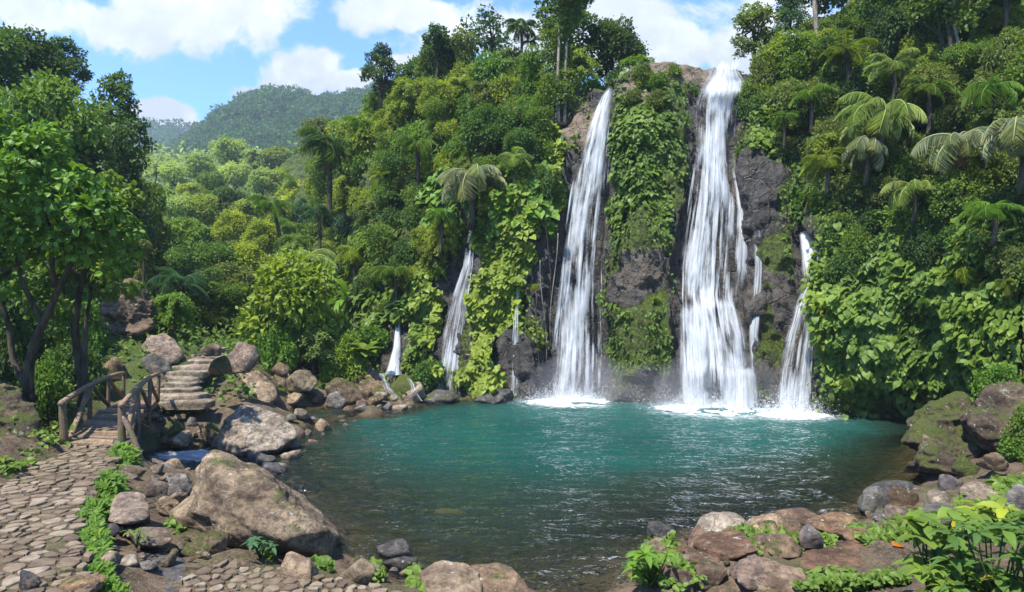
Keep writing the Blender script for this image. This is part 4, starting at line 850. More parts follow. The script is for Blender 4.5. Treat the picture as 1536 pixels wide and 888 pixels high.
def leaves(pos, A, N, size, tmpl, tint):
    A = nz(A); S_ = nz(np.cross(A, N)); N = np.cross(S_, A); tv, tf = tmpl; n, k = len(pos), len(tv)
    size = np.broadcast_to(np.asarray(size, float), (n,))
    V = pos[:, None]+size[:, None, None]*(tv[None, :, :1]*S_[:, None]+tv[None, :, 1:2]*A[:, None]+tv[None, :, 2:]*N[:, None])
    Fc = (tf[None]+(np.arange(n)*k)[:, None, None]).reshape(-1, tf.shape[1])
    return V.reshape(-1, 3), Fc, np.repeat(tint, k)
def blob_leaves(blobs, n, ls, rg, tmpl=T_SIMPLE, up=.25, droop=.35, shell=(.72, 1.08)):
    """leaves over the shells of many blobs (x, y, z, r)"""
    b = np.array(blobs); w_ = b[:, 3]**2; k = rg.choice(len(b), n, p=w_/w_.sum()); d = nz(rg.normal(size=(n, 3))+[0, 0, up]); r = b[k, 3]*rg.uniform(*shell, n)
    sq = np.array([1, 1, .8]); pos = b[k, :3]+d*r[:, None]*sq
    pos += .05*rg.normal(size=(n, 3))*b[k, 3:4]; out_ = rg.random(n) < .10; pos[out_] += d[out_]*(b[k, 3]*rg.uniform(.1, .6, n))[out_, None]
    dist = np.linalg.norm((pos[:, None]-b[None, :, :3])/sq, axis=2)/b[None, :, 3]; keep = (dist > .62).all(1)
    pos, d, k = pos[keep], d[keep], k[keep]; n = len(pos)
    A = d+rg.normal(size=(n, 3))*.75+[0, 0, -droop]; N = d*.8+[0, 0, .7]+rg.normal(size=(n, 3))*.45
    bt = rg.normal(0, .12, len(b)); tint = np.clip(.42+bt[k]+rg.normal(0, .16, n), 0, 1)
    return leaves(pos, A, N, ls*rg.uniform(.65, 1.3, n), tmpl, tint)
def blobs_of(kind, rg):
    B = []
    if kind == 'round':
        for k in range(40): d = nz(rg.normal(size=3)+[0, 0, .15]); r = rg.uniform(.13, .36); B.append((*(d*[.72, .72, .66]*rg.uniform(.75, 1.12)), r))
        B = [(x, y, z+.85, r) for x, y, z, r in B]; H, t0 = 1.75, .3
    elif kind == 'dome':
        for k in range(34): d = nz(rg.normal(size=3)+[0, 0, .4]); d[2] = abs(d[2]); r = rg.uniform(.12, .36); B.append((*(d*[.72, .72, .75]*rg.uniform(.6, 1.1)), r))
        B = [(x, y, z+.1, r) for x, y, z, r in B]; H, t0 = 1.1, .0
    elif kind == 'open':
        for k in range(15):
            zc = rg.uniform(.25, 2.3); a = rg.uniform(0, 6.28); rr = rg.uniform(.15, .8)*math.sin(math.pi*(.2+.7*zc/2.4))
            for j in range(4): B.append((rr*math.cos(a)+rg.normal()*.15, rr*math.sin(a)+rg.normal()*.15, zc+rg.normal()*.11, rg.uniform(.11, .22)))
        H, t0 = 2.5, .6
    elif kind == 'column':
        for k in range(60): z = rg.uniform(.1, 3.1); a = rg.uniform(0, 6.28); rr = (.6+.25*math.sin(z*2.3+rg.uniform(0, 1)))*rg.uniform(.55, 1)*(1-.3*(z/3.2)**2); r = rg.uniform(.13, .38); B.append((rr*math.cos(a), rr*math.sin(a), z, r))
        H, t0 = 3.4, .0
    return B, H, t0
def feather(rg, n_arc, per, ls, H=2.0):
    """light, arching sprays of small leaves (bamboo-like)"""
    P_, A_, N_, T_ = [], [], [], []
    for k in range(n_arc):
        a = rg.uniform(0, 6.28); L = rg.uniform(.55, 1.1); z0 = rg.uniform(.25, 1.5)*H/2; d = np.array([math.cos(a), math.sin(a), 0]); s = np.sort(rg.uniform(.05, 1, per)); bt = rg.normal(0, .12)
        c = d*(L*s)[:, None]; c[:, 2] = z0+.75*s*L-1.05*(s*L)**2; c += rg.normal(0, .06, c.shape)
        P_.append(c); A_.append(d+rg.normal(0, .6, (per, 3))+[0, 0, -.75]); N_.append(d*.4+[0, 0, .9]+rg.normal(0, .4, (per, 3))); T_.append(np.clip(.48+bt+rg.normal(0, .15, per), 0, 1))
    P_, A_, N_, T_ = map(np.concatenate, (P_, A_, N_, T_))
    return leaves(P_, A_, N_, ls*rg.uniform(.7, 1.3, len(P_)), T_SIMPLE, T_)
# --- fronds
def frond_mesh(seed, droop=1.5, n=30, pl=.24, hang=.45, width=1.0):
    rg = np.random.default_rng(seed); t_ = np.linspace(0, 1, 16); y = np.sin(t_*droop)/droop; z = .35*t_-(1-np.cos(t_*droop))/droop*1.15
    c = np.c_[.03*np.sin(t_*4+seed), y, z]; mb = MB(); add_tube(mb, c, np.linspace(.016, .004, 16), n=4, tint=.75, cap=False)
    s = np.linspace(.12, .99, n); pc = np.stack([np.interp(s, t_, c[:, k]) for k in range(3)], 1); tg = nz(np.stack([np.interp(s, t_, np.gradient(c[:, k])) for k in range(3)], 1))
    L = pl*np.sin(np.pi*(s*.86+.10))**.8*width
    for sd in (-1, 1):
        A = np.c_[np.full(n, sd*1.0), np.zeros(n), np.zeros(n)]+tg*.55+[0, 0, -hang]+rg.normal(0, .1, (n, 3)); N = np.cross(np.c_[np.full(n, 1.), np.zeros((n, 2))], tg); N = N*np.sign(N[:, 2:3]+1e-6)
        V, Fc, T_ = leaves(pc, A, N+rg.normal(0, .15, (n, 3)), L*1.15, T_PINNA, np.clip(.45+rg.normal(0, .15, n), 0, 1)); mb.add(V, Fc, T_)
    return mb.mesh('frond', [M['leaf']])
FR = {'palm': [frond_mesh(s, 1.45, 27, .32, .6) for s in (1, 2)], 'fern': [frond_mesh(s+5, 1.2, 32, .26, .15, 1.1) for s in (1, 2)], 'arch': [frond_mesh(s+9, 1.6, 26, .30, .75) for s in (1, 2)]}
_sp = {}
def species(kind, seed, n, ls, leaf='leaf', tmpl=T_SIMPLE):
    """-> (trunk mesh or None, crown mesh, native height, native radius)"""
    key = (kind, seed, n)
    if key in _sp: return _sp[key]
    rg = np.random.default_rng(seed*101+n); tr = None
    if kind == 'feather': V, Fc, T_ = feather(rg, 54, n//54, ls*.85); B = [(0, 0, 1.2, .3), (.3, .2, 1, .3), (-.3, .1, 1.1, .3), (.1, -.35, 1.3, .2)]; H, t0 = 2., .0
    elif kind == 'fern':                        # a clump of arching fronds
        mb = MB(); nf = 11
        for k in range(nf):
            f = FR['arch' if k % 3 else 'fern'][k % 2]; co_ = np.empty(len(f.vertices)*3, np.float32); f.vertices.foreach_get('co', co_); co_ = co_.reshape(-1, 3)*rg.uniform(.75, 1.1)
            Mx = np.array(Euler((rg.uniform(-.35, .75), rg.uniform(-.2, .2), 6.283*(k+rg.uniform(-.3, .3))/nf)).to_matrix()); co_ = co_@Mx.T
            for kk in (3, 4):
                fl = [tuple(p.vertices) for p in f.polygons if len(p.vertices) == kk]
                if fl: mb.F.setdefault(kk, []).append(np.array(fl)+mb.n)
            mb.V.append(co_); mb.n += len(co_); mb.A.append(np.clip(.5+rg.normal(0, .15)+rg.normal(0, .08, len(co_)), 0, 1))
        _sp[key] = (None, mb.mesh('crown', [M[leaf]]), 1.0, 1.0); return _sp[key]
    elif kind == 'ginger':                      # upright leafy stems
        P_, A_, N_, T_ = [], [], [], []
        for k in range(22):
            a = rg.uniform(0, 6.28); ln = rg.uniform(.1, .55); L = rg.uniform(.7, 1.15); s_ = np.linspace(.2, 1, 11); c = np.c_[math.cos(a)*(.25*rg.random()+ln*s_**1.6), math.sin(a)*(.25*rg.random()+ln*s_**1.6), L*s_*(1-.18*s_)]
            b_ = a+1.57+np.where(np.arange(11) % 2, 0, np.pi)+rg.normal(0, .3, 11); P_.append(c); A_.append(np.c_[np.cos(b_), np.sin(b_), np.full(11, .25)]); N_.append(np.tile([math.cos(a)*.3, math.sin(a)*.3, 1.], (11, 1))); T_.append(np.clip(.45+rg.normal(0, .12)+rg.normal(0, .12, 11), 0, 1))
        P_, A_, N_, T_ = map(np.concatenate, (P_, A_, N_, T_)); V, Fc, T_ = leaves(P_, A_, N_, .36*rg.uniform(.75, 1.2, len(P_)), T_LANCE, T_)
        _sp[key] = (None, mk_mesh('crown', V, Fc, [M['gloss_leaf']], False, {'tint': T_}), 1.05, .9); return _sp[key]
    else:
        B, H, t0 = blobs_of(kind, rg); V, Fc, T_ = blob_leaves(B, n, ls, rg, tmpl)
    tall = {'round': .45, 'open': .8, 'dome': 0., 'column': .5, 'feather': .35}[kind]
    V = V+[0, 0, tall]; H += tall
    if kind != 'dome':
        mb = MB(); zt = tall+(H-tall)*.55; wob = rg.normal(0, .07, (8, 3)); wob[:, 2] = 0; wob[0] = 0
        c = np.c_[np.zeros(8), np.zeros(8), np.linspace(-.5, zt, 8)]+np.cumsum(wob, 0)*.6
        add_tube(mb, c, np.linspace(.085, .03, 8), n=6, rough=.1, seed=seed)
        for k in rg.permutation(len(B))[:10]:
            e = np.array(B[k][:3])+[0, 0, tall]; s = c[rg.integers(3, 8)]; m = (s+e)/2+[0, 0, -.08]; add_tube(mb, [s, m, e], [.032, .022, .01], n=5)
        tr = mb.mesh('trunk', [M['bark']], True)
    me = mk_mesh('crown', V, Fc, [M[leaf]], False, {'tint': T_})
    _sp[key] = (tr, me, H, 1.0); return _sp[key]
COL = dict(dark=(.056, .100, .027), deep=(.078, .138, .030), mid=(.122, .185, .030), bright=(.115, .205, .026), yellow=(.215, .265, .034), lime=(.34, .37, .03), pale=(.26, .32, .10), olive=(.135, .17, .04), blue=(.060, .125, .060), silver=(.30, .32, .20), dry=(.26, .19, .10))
CNAME = dict(dark='dark green', deep='deep green', mid='mid green', bright='bright green', yellow='yellow green', lime='vivid yellow', pale='pale green', olive='olive green', blue='bluish green', silver='silvery green', dry='straw coloured')
# --- where things stand
def hitY(px, py, far=200):
    if px > 398 and cliff_top(px) <= py <= colat(px)[0, 0, 0]:
        yc = cliffY(px, py)
    else: yc = None
    for Y in np.concatenate([np.arange(9, 60, .5), np.arange(60, far, 2)]):
        p = P(px, py, Y)
        if yc and Y >= yc: return yc
        if p[2] < gz(p[0], p[1]): return Y
    return yc or far
LM = [(905, 140, 'lip of the tall left fall'), (868, 330, 'middle of the tall left fall'), (855, 560, 'foot of the tall left fall'), (1085, 100, 'top of the widest fall'), (1060, 300, 'middle of the widest fall'), (1208, 370, 'small two-tier fall'), (690, 450, 'double trickle'), (598, 530, 'short white spout'), (780, 45, 'skyline palm'), (708, 255, 'palm with whitish fronds'), (490, 220, 'big dark palm on the slope'), (412, 300, 'slender valley palm'), (520, 450, 'strap-leaved plant'), (592, 412, 'tree fern above the spout'), (270, 560, 'stone steps'), (150, 610, 'footbridge'), (200, 475, 'brown outcrop above the steps'), (1295, 180, 'great tree fern'), (1445, 205, 'shaggy palm'), (1440, 650, 'mossy boulders at the right end of the pool'), (1000, 110, 'dry earth knob between the falls'), (965, 420, 'rock pillar between the falls'), (275, 430, 'young palm behind the steps'), (720, 195, 'bare reddish soil patch'), (1425, 60, 'pair of thin pale trunks'), (1446, 400, 'fan of fern fronds on the leafy wall'), (920, 80, 'round dark skyline tree'), (172, 160, 'airy tree with visible trunk on the left hill'), (570, 95, 'lone dark skyline tree'), (430, 150, 'blue hill')]
_used = set()
def where(px, py, words):
    """a label no other plant carries: what it looks like and what it stands next to"""
    def ph(l):
        dx, dy = px-l[0], py-l[1]; d = math.hypot(dx, dy)
        if d < 26: r = 'at the'
        else:
            far = 'well ' if d > 130 else ('just ' if d < 60 else '')
            if abs(dx) > 1.6*abs(dy): r = far+('right of the' if dx > 0 else 'left of the')
            elif abs(dy) > 1.6*abs(dx): r = far+('below the' if dy > 0 else 'above the')
            else: r = far+('below' if dy > 0 else 'above')+' and '+('right' if dx > 0 else 'left')+' of the'
        return f'{r} {l[2]}'
    near = sorted(LM, key=lambda l: math.hypot(px-l[0], py-l[1]))[:6]; opts = [f'{words} {ph(a)}' for a in near[:2]]
    opts += [f'{words} {ph(a)}, {ph(b)}' for i, a in enumerate(near) for b in near[i+1:]]
    for o in opts:
        if o not in _used and len(o.replace(',', '').split()) <= 16: _used.add(o); return o
    for o in (f'{words} {ph(a)}' for a in near):
        if len(o.split()) <= 14:
            for extra in ('taller', 'lower', 'denser', 'broader'):
                if f'{extra} {o}' not in _used: _used.add(f'{extra} {o}'); return f'{extra} {o}'
    return opts[0][:90]
VEGN = 0
def plant(kind, px, base, top, w, col, form=None, Y=None, n=None, name=None, group=None, label=None, leaf='leaf', dY=0, cs=1.):
    """px, base, top, w: where its foot, its top and its width are in the photograph"""
    global VEGN; VEGN += 1
    Y = (Y or hitY(px, base))+dY; g_ = P(px, base, Y); h = (base-top)/F*Y; R_ = w/F*Y/2
    n = n or (9000 if w > 60 else 5200 if w > 34 else 2600); ls = {9000: .105, 5200: .135, 2600: .18}.get(n, .13)
    if kind == 'open': n, ls = n//2+1, ls*1.1
    if kind == 'fern': n = 9; ls = 1
    tr, cr, H, _ = species(kind, VEGN % 4, n, ls, leaf)
    form = form or {'round': 'round crowned tree', 'open': 'airy tree', 'column': 'vine draped tree', 'feather': 'feathery arching tree', 'dome': 'shrub', 'fern': 'fern clump', 'ginger': 'upright leafy plant'}[kind]
    name = name or {'round': 'broadleaf_tree', 'open': 'open_crowned_tree', 'column': 'vine_draped_tree', 'feather': 'feathery_tree', 'dome': 'shrub', 'fern': 'fern', 'ginger': 'leafy_plant'}[kind]
    size = 'large ' if w > 80 else 'small ' if w < 34 else ''
    lab = label or where(px, (base+top)/2, f'{size}{CNAME[col]} {form}')
    rz = random.uniform(0, 6.28); c_ = jit(COL[col], .14)
    c_ = tuple(v*cs for v in c_)
    sc = (R_, R_, h/H)
    if tr is None: o = link(name, cr, loc=g_, rot=(0, 0, rz), scale=sc, color=c_)
    else:
        o = link(name, None, loc=g_, rot=(0, 0, rz), scale=sc); o.empty_display_size = .3
        link('trunk', tr, o); link('crown', cr, o, color=c_)
    tag(o, lab, {'dome': 'shrub', 'fern': 'fern', 'ginger': 'plant'}.get(kind, 'tree'), group); return o
def palm(label, px, py, base, frond, nf, col, kind='palm', bpx=None, Y=None, name='palm_tree', cat='palm', spread=(15, 75), az=None, trunk_r=.012, dY=0., seed=0, skirt=0):
    """px, py: heart of its crown; base: where its trunk meets the ground"""
    rg = random.Random(seed+px); bx = bpx if bpx is not None else px; Y = (Y or hitY(bx, base))+dY
    p0, p1 = P(bx, base, Y), P(px, py, Y); L = frond/F*Y; o = link(name, None, loc=p0); o.empty_display_size = .3; tag(o, label, cat)
    tt_ = np.linspace(0, 1, 9)[:, None]; c = (p1-p0)*tt_+[[0, 0, -.4]]*(1-tt_); c[:, 0] += .05*L*np.sin(tt_[:, 0]*3.1)
    mb = MB(); add_tube(mb, c, np.linspace(trunk_r*1.3, trunk_r, 9)*L*4.5, n=7, rough=.12, seed=seed); link('trunk', mb.mesh('trunk', [M['bark']], True), o)
    for k in range(nf):
        a = 2*math.pi*(k+rg.uniform(-.3, .3))/nf*(1 if az is None else 1) ; 
        if az: a = math.radians(rg.uniform(*az))
        el = math.radians(spread[0]+(spread[1]-spread[0])*((k*7) % nf)/max(1, nf-1))+rg.uniform(-.24, .24); s = L*rg.uniform(.68, 1.16)
        link('frond', FR[kind][k % 2], o, loc=p1-p0, rot=Euler((el-.45, rg.uniform(-.4, .4), a)), scale=s, color=jit(COL[col], .12))
    for k in range(skirt):
        a = 6.28*k/skirt; link('dead_frond', FR['arch'][k % 2], o, loc=p1-p0-np.array([0, 0, .04*L]), rot=Euler((-1.15, 0, a)), scale=L*.75, color=jit(COL['dry'], .1))
    return o
# ================================================================ plants: where they grow
# --- palms and tree ferns
palm('tall coconut palm alone against the clouds on the ridge above the falls', 781, 40, 84, 34, 14, 'deep', Y=37, spread=(10, 80), seed=1)
palm('smaller palm half hidden beside the skyline coconut palm', 797, 62, 92, 22, 10, 'dark', Y=38, spread=(10, 80), seed=2)
palm('big dark feather palm with drooping brown lower frond on the slope left of the falls', 492, 218, 330, 62, 15, 'deep', seed=3, skirt=4, Y=38, spread=(0, 78))
palm('slender bright palm with thin leaning trunk over the sunny valley treetops', 408, 305, 382, 46, 14, 'bright', bpx=424, Y=46, seed=4, spread=(10, 80))
palm('palm with arching whitish fronds above the double trickle', 705, 262, 330, 72, 13, 'silver', 'arch', seed=5, dY=-1.2, spread=(5, 62))
palm('tree fern with flat spreading crown above the short white spout', 592, 405, 470, 46, 15, 'mid', 'fern', seed=6, dY=-1.0, name='tree_fern', cat='tree fern', spread=(10, 38))
palm('young palm with long upright pale ribs behind the stone steps', 272, 428, 470, 62, 11, 'blue', seed=7, Y=27, spread=(25, 85))
palm('great tree fern with wide tiers of yellow green fronds on the right slope', 1318, 168, 215, 92, 15, 'pale', 'arch', seed=8, dY=-1.8, name='tree_fern', cat='tree fern', spread=(0, 66))
palm('tree fern with pale drooping fronds under the great tree fern', 1298, 215, 262, 66, 12, 'silver', 'arch', seed=9, dY=-1.6, name='tree_fern', cat='tree fern', spread=(0, 45))
palm('shaggy palm with whitish fronds and dead brown skirt on the right slope', 1440, 208, 280, 80, 13, 'silver', 'arch', seed=10, dY=-1.5, spread=(5, 55), skirt=7)
palm('tall palm with hanging pale fronds against the right picture edge', 1532, 180, 270, 90, 14, 'silver', seed=11, dY=-2.0, spread=(0, 60), skirt=5)
palm('fan of yellow green fern fronds hanging on the leafy right wall', 1446, 398, 420, 44, 7, 'yellow', 'fern', seed=12, dY=-.7, name='tree_fern', cat='fern', spread=(0, 40))
palm('straw coloured withered palm at the left forest edge', 214, 360, 430, 32, 9, 'dry', 'arch', seed=13, Y=24, spread=(-10, 35))
palm('low palm with one long horizontal frond over the yellow green tree', 462, 384, 440, 62, 11, 'pale', seed=14, Y=29, spread=(15, 50))
palm('palm with short bluish fronds in the shade right of the valley', 478, 318, 380, 40, 11, 'blue', seed=15, Y=36, spread=(5, 60))
palm('tree fern crown hanging beside the top of the widest fall', 1392, 130, 190, 48, 11, 'mid', 'fern', seed=17, dY=-1., name='tree_fern', cat='tree fern', spread=(0, 45)).__setitem__('label', 'small tree fern uphill of the shaggy palm on the right slope')
# strap-leaved plant
def rosette(label, px, py, Y, L, n, col, tmpl, spread=(5, 85), name='strap_leaved_plant', cat='plant', seed=0, tint=.5):
    rg = np.random.default_rng(seed); p = P(px, py, Y); Lm = L/F*Y; a = rg.uniform(0, 6.28, n); el = np.radians(rg.uniform(*spread, n))
    A = np.c_[np.cos(a)*np.cos(el), np.sin(a)*np.cos(el), np.sin(el)]; N = np.c_[-np.cos(a)*np.sin(el), -np.sin(a)*np.sin(el), np.cos(el)]
    V, Fc, T_ = leaves(np.zeros((n, 3))+A*.04, A, N, Lm*rg.uniform(.7, 1.15, n), tmpl, np.clip(tint+rg.normal(0, .2, n), 0, 1))
    o = link(name, mk_mesh(name, V, Fc, [M['gloss_leaf']], True, {'tint': T_}), loc=p, color=jit(COL[col], .1)); tag(o, label, cat); return o
rosette('bright strap leaved plant with a few hanging withered leaves above the far left bank', 520, 452, hitY(520, 470)-1.2, 58, 16, 'bright', T_STRAP, (-25, 88), seed=3, tint=.75)
rosette('cluster of big round green leaves left of the short white spout', 548, 528, 25.9, 28, 16, 'mid', T_BROAD, (-10, 50), 'broad_leaved_plant', seed=4)
rosette('strap leaved fern growing from the slope right of the big dark palm', 560, 300, hitY(560, 300)-.8, 46, 14, 'mid', T_STRAP, (0, 80), seed=5)
# --- trees along the skyline and on the left hill
K = plant
K('open', 573, 165, 68, 66, 'dark', Y=42, label='lone dark airy tree on the skyline beside the white cloud'); K('open', 662, 140, 24, 78, 'dark', Y=40, label='dark forked skyline tree left of the pale green column')
K('column', 697, 160, 42, 52, 'olive', Y=39.5, label='olive column of foliage on the skyline right of the dark forked tree'); K('open', 728, 120, 10, 84, 'blue', Y=42, n=3000, label='thin see-through tree on the skyline left of the coconut palm')
K('open', 846, 130, -28, 112, 'deep', Y=36, label='tallest skyline tree, its crown cut by the top of the picture'); K('column', 838, 190, 30, 78, 'mid', dY=-.8, label='tall vine draped tower of foliage under the tallest skyline tree', Y=31.5)
K('column', 800, 200, 70, 60, 'bright', label='leafy creeper covered tree between reddish soil patch and tower of foliage', Y=32); K('round', 915, 138, 28, 96, 'dark', Y=37, label='round dark bushy tree on the skyline left of the dry knob')
K('round', 946, 112, 64, 40, 'blue', Y=38); K('dome', 955, 102, 82, 50, 'bright', Y=33); K('feather', 868, 140, 60, 66, 'yellow', Y=35)
K('open', 1132, 110, 2, 84, 'olive', Y=31.5, label='dark leafed tree leaning out over the top of the widest fall'); K('column', 1188, 70, -40, 66, 'blue', Y=33, label='bluish dark tall tree at the top edge right of the leaning tree')
K('open', 1225, 70, -120, 90, 'mid', Y=33); K('open', 1275, 80, -130, 90, 'mid', Y=33)
for px, b, t_, w_, c_ in ((1430, 110, -120, 120, 'mid'), (1415, 100, -130, 100, 'bright'), (1500, 60, -150, 110, 'deep'), (1350, 40, -140, 120, 'yellow')): K('open', px, b, t_, w_, c_, dY=-1)
for px, b, t_, w_, c_, kd in ((28, 160, 42, 130, 'dark', 'round'), (96, 175, 56, 78, 'dark', 'open'), (70, 330, 108, 150, 'mid', 'round'), (120, 360, 200, 110, 'deep', 'column'), (-60, 200, 20, 160, 'deep', 'round'), (185, 400, 190, 92, 'deep', 'column'), (40, 420, 240, 150, 'dark', 'round'), (150, 430, 300, 100, 'olive', 'feather'), (210, 400, 260, 70, 'mid', 'round'), (0, 360, 140, 90, 'bright', 'round'), (-120, 400, 120, 200, 'deep', 'round'), (100, 470, 330, 130, 'mid', 'round'), (228, 460, 330, 70, 'olive', 'column'), (60, 540, 420, 120, 'mid', 'dome'), (125, 540, 450, 80, 'bright', 'dome'), (0, 560, 430, 110, 'deep', 'dome'), (110, 590, 500, 90, 'deep', 'dome'), (-40, 610, 480, 130, 'dark', 'dome'), (60, 620, 540, 80, 'bright', 'dome'), (262, 510, 425, 60, 'bright', 'feather'), (196, 436, 385, 60, 'yellow', 'feather')):
    K(kd, px, b, t_, w_, c_, Y={28: 30, 96: 32, 70: 26, 120: 27, -60: 26, 185: 30, 40: 24, 150: 24, 210: 34, 0: 20}.get(px) if b < 440 else None)
K('open', 176, 300, 110, 92, 'deep', Y=31, label='airy tree with visible trunk and gaps of sky on the left hill')
for kd, px, b, t_, w_, c_, Y_ in (('round', 625, 170, 85, 64, 'deep', 42), ('round', 655, 160, 58, 60, 'mid', 41), ('round', 598, 185, 108, 54, 'mid', 43), ('dome', 745, 132, 74, 84, 'bright', 38), ('dome', 792, 136, 86, 70, 'mid', 37), ('dome', 700, 140, 92, 60, 'yellow', 39), ('dome', 884, 158, 112, 60, 'mid', 33), ('dome', 930, 150, 104, 56, 'deep', 34.5), ('feather', 770, 130, 66, 50, 'olive', 38), ('round', 690, 135, 60, 50, 'deep', 41)): K(kd, px, b, t_, w_, c_, Y=Y_)
# --- the sunny valley behind
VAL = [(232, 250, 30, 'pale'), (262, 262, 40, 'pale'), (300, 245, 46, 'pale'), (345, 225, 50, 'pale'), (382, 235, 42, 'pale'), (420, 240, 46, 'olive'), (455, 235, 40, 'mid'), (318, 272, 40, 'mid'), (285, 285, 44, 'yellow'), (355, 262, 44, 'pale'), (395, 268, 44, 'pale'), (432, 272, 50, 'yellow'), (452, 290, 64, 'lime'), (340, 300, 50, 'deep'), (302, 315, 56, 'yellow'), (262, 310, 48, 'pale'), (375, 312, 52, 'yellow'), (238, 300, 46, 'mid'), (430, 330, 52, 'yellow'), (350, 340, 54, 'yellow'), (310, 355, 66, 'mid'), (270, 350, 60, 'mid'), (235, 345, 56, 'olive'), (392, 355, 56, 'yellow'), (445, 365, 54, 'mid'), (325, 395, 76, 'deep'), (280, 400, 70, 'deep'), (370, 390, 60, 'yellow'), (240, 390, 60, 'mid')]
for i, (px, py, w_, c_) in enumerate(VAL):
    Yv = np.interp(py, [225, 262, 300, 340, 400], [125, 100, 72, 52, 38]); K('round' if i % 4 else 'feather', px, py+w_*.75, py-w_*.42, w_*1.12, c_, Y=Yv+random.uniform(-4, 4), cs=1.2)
for px, b, t_, w_, c_, kd in ((305, 520, 400, 84, 'deep', 'column'), (340, 520, 420, 80, 'mid', 'column'), (265, 520, 440, 70, 'mid', 'dome'), (230, 540, 470, 60, 'olive', 'dome'), (390, 520, 440, 80, 'deep', 'dome'), (355, 470, 395, 80, 'olive', 'round'), (300, 470, 400, 70, 'dark', 'round'), (395, 540, 470, 86, 'bright', 'dome'), (500, 545, 465, 70, 'mid', 'dome')): K(kd, px, b, t_, w_, c_, Y=26+random.uniform(0, 3) if b > 480 else 33)
K('round', 440, 568, 372, 150, 'yellow', Y=26.6, n=5200, label='yellow green umbrella crowned tree with dark twisted trunk at the far left bank')
K('dome', 520, 565, 500, 84, 'yellow', Y=26.3, label='yellow green bush hanging over the boulders left of the short white spout'); K('dome', 415, 560, 478, 74, 'bright', Y=25.4, label='bright leafy bush left of the dark twisted trunk'); K('feather', 470, 560, 480, 90, 'olive', Y=26)
K('dome', 1500, 600, 545, 70, 'bright', Y=15.2, label='bright small leaved bush above the dark brown boulder at the picture edge'); K('dome', 1560, 680, 600, 90, 'mid', Y=13.5); K('dome', 1525, 690, 650, 60, 'bright', Y=13.6)
# --- the slope left of the falls, the ridge, and the right slope: scattered through the area with its own mix of kinds
def slope(n, poly, mix, seed, size, dmin=.55, group=None, off=.25, avoid=True):
    rg = random.Random(seed); xs = [p[0] for p in poly]; ys = [p[1] for p in poly]; put = []; k = 0
    while len(put) < n and k < 8000:
        k += 1; px, py = rg.uniform(min(xs), max(xs)), rg.uniform(min(ys), max(ys))
        if not inside((px, py), poly): continue
        w_ = rg.uniform(*size)
        if any(math.hypot(px-a, (py-b)*1.1) < dmin*(w_+c_)/2 for a, b, c_ in put): continue
        if avoid and bare(np.array([px, px-w_*.3, px+w_*.3]), np.array([py]*3)).max() > .4: continue
        put.append((px, py, w_)); kd, c_, asp = rg.choice(mix); h = w_*asp
        if py < cliff_top(px)+8: py = cliff_top(px)+8
        K(kd, px, py+h*.45, py-h*.55, w_, c_, Y=hitY(px, min(py+h*.35, 596))-off*w_/60, group=group)
MIXF = [('fern', 'bright', .75), ('fern', 'yellow', .8), ('ginger', 'bright', .9), ('fern', 'mid', .75), ('ginger', 'mid', .9)]
MIXL = [('dome', 'mid', .8), ('dome', 'yellow', .8), ('feather', 'yellow', 1.1), ('round', 'mid', 1.2), ('dome', 'deep', .8), ('feather', 'olive', 1.2), ('round', 'yellow', 1.2), ('dome', 'bright', .8), ('column', 'mid', 1.8), ('round', 'deep', 1.2)]+MIXF[:4]
MIXR = [('dome', 'mid', .8), ('dome', 'yellow', .8), ('feather', 'yellow', 1.1), ('round', 'mid', 1.2), ('dome', 'deep', .8), ('feather', 'olive', 1.2), ('dome', 'dark', .9), ('dome', 'olive', .8), ('column', 'deep', 1.7), ('round', 'olive', 1.1)]+MIXF
slope(60, [(440, 250), (500, 190), (560, 150), (640, 120), (830, 118), (840, 190), (800, 240), (720, 240), (650, 260), (540, 300), (450, 300)], MIXL, 11, (44, 92), .5)
slope(46, [(440, 300), (540, 300), (650, 250), (800, 240), (820, 300), (700, 340), (640, 430), (560, 440), (470, 470), (420, 420)], MIXL+[('dome', 'deep', .8), ('dome', 'blue', .8), ('column', 'deep', 1.6)], 12, (36, 76), .5)
slope(14, [(470, 470), (560, 440), (640, 440), (640, 560), (560, 560), (480, 560)], [('dome', 'deep', .8), ('dome', 'mid', .8), ('dome', 'bright', .8), ('ginger', 'bright', .9), ('fern', 'mid', .8)], 13, (34, 60), .5)
slope(64, [(1150, 90), (1230, 20), (1330, -40), (1560, -60), (1570, 130), (1400, 130), (1250, 140), (1160, 180)], MIXR, 14, (48, 104), .5)
slope(60, [(1150, 160), (1250, 130), (1570, 120), (1570, 320), (1430, 330), (1300, 340), (1230, 330), (1160, 220)], MIXR, 15, (40, 88), .5)
slope(20, [(1230, 330), (1400, 320), (1570, 300), (1570, 420), (1400, 380), (1260, 400)], [('dome', 'deep', .8), ('dome', 'dark', .8), ('dome', 'mid', .8), ('dome', 'olive', .8)], 16, (44, 80), .55)
slope(8, [(930, 110), (1030, 105), (1040, 130), (1000, 160), (930, 160)], [('dome', 'yellow', .7), ('dome', 'olive', .7), ('dome', 'mid', .7)], 17, (20, 40), .5, avoid=False)
slope(6, [(1110, 90), (1170, 60), (1180, 150), (1130, 180)], [('dome', 'mid', .8), ('dome', 'deep', .8)], 18, (30, 50), .5)
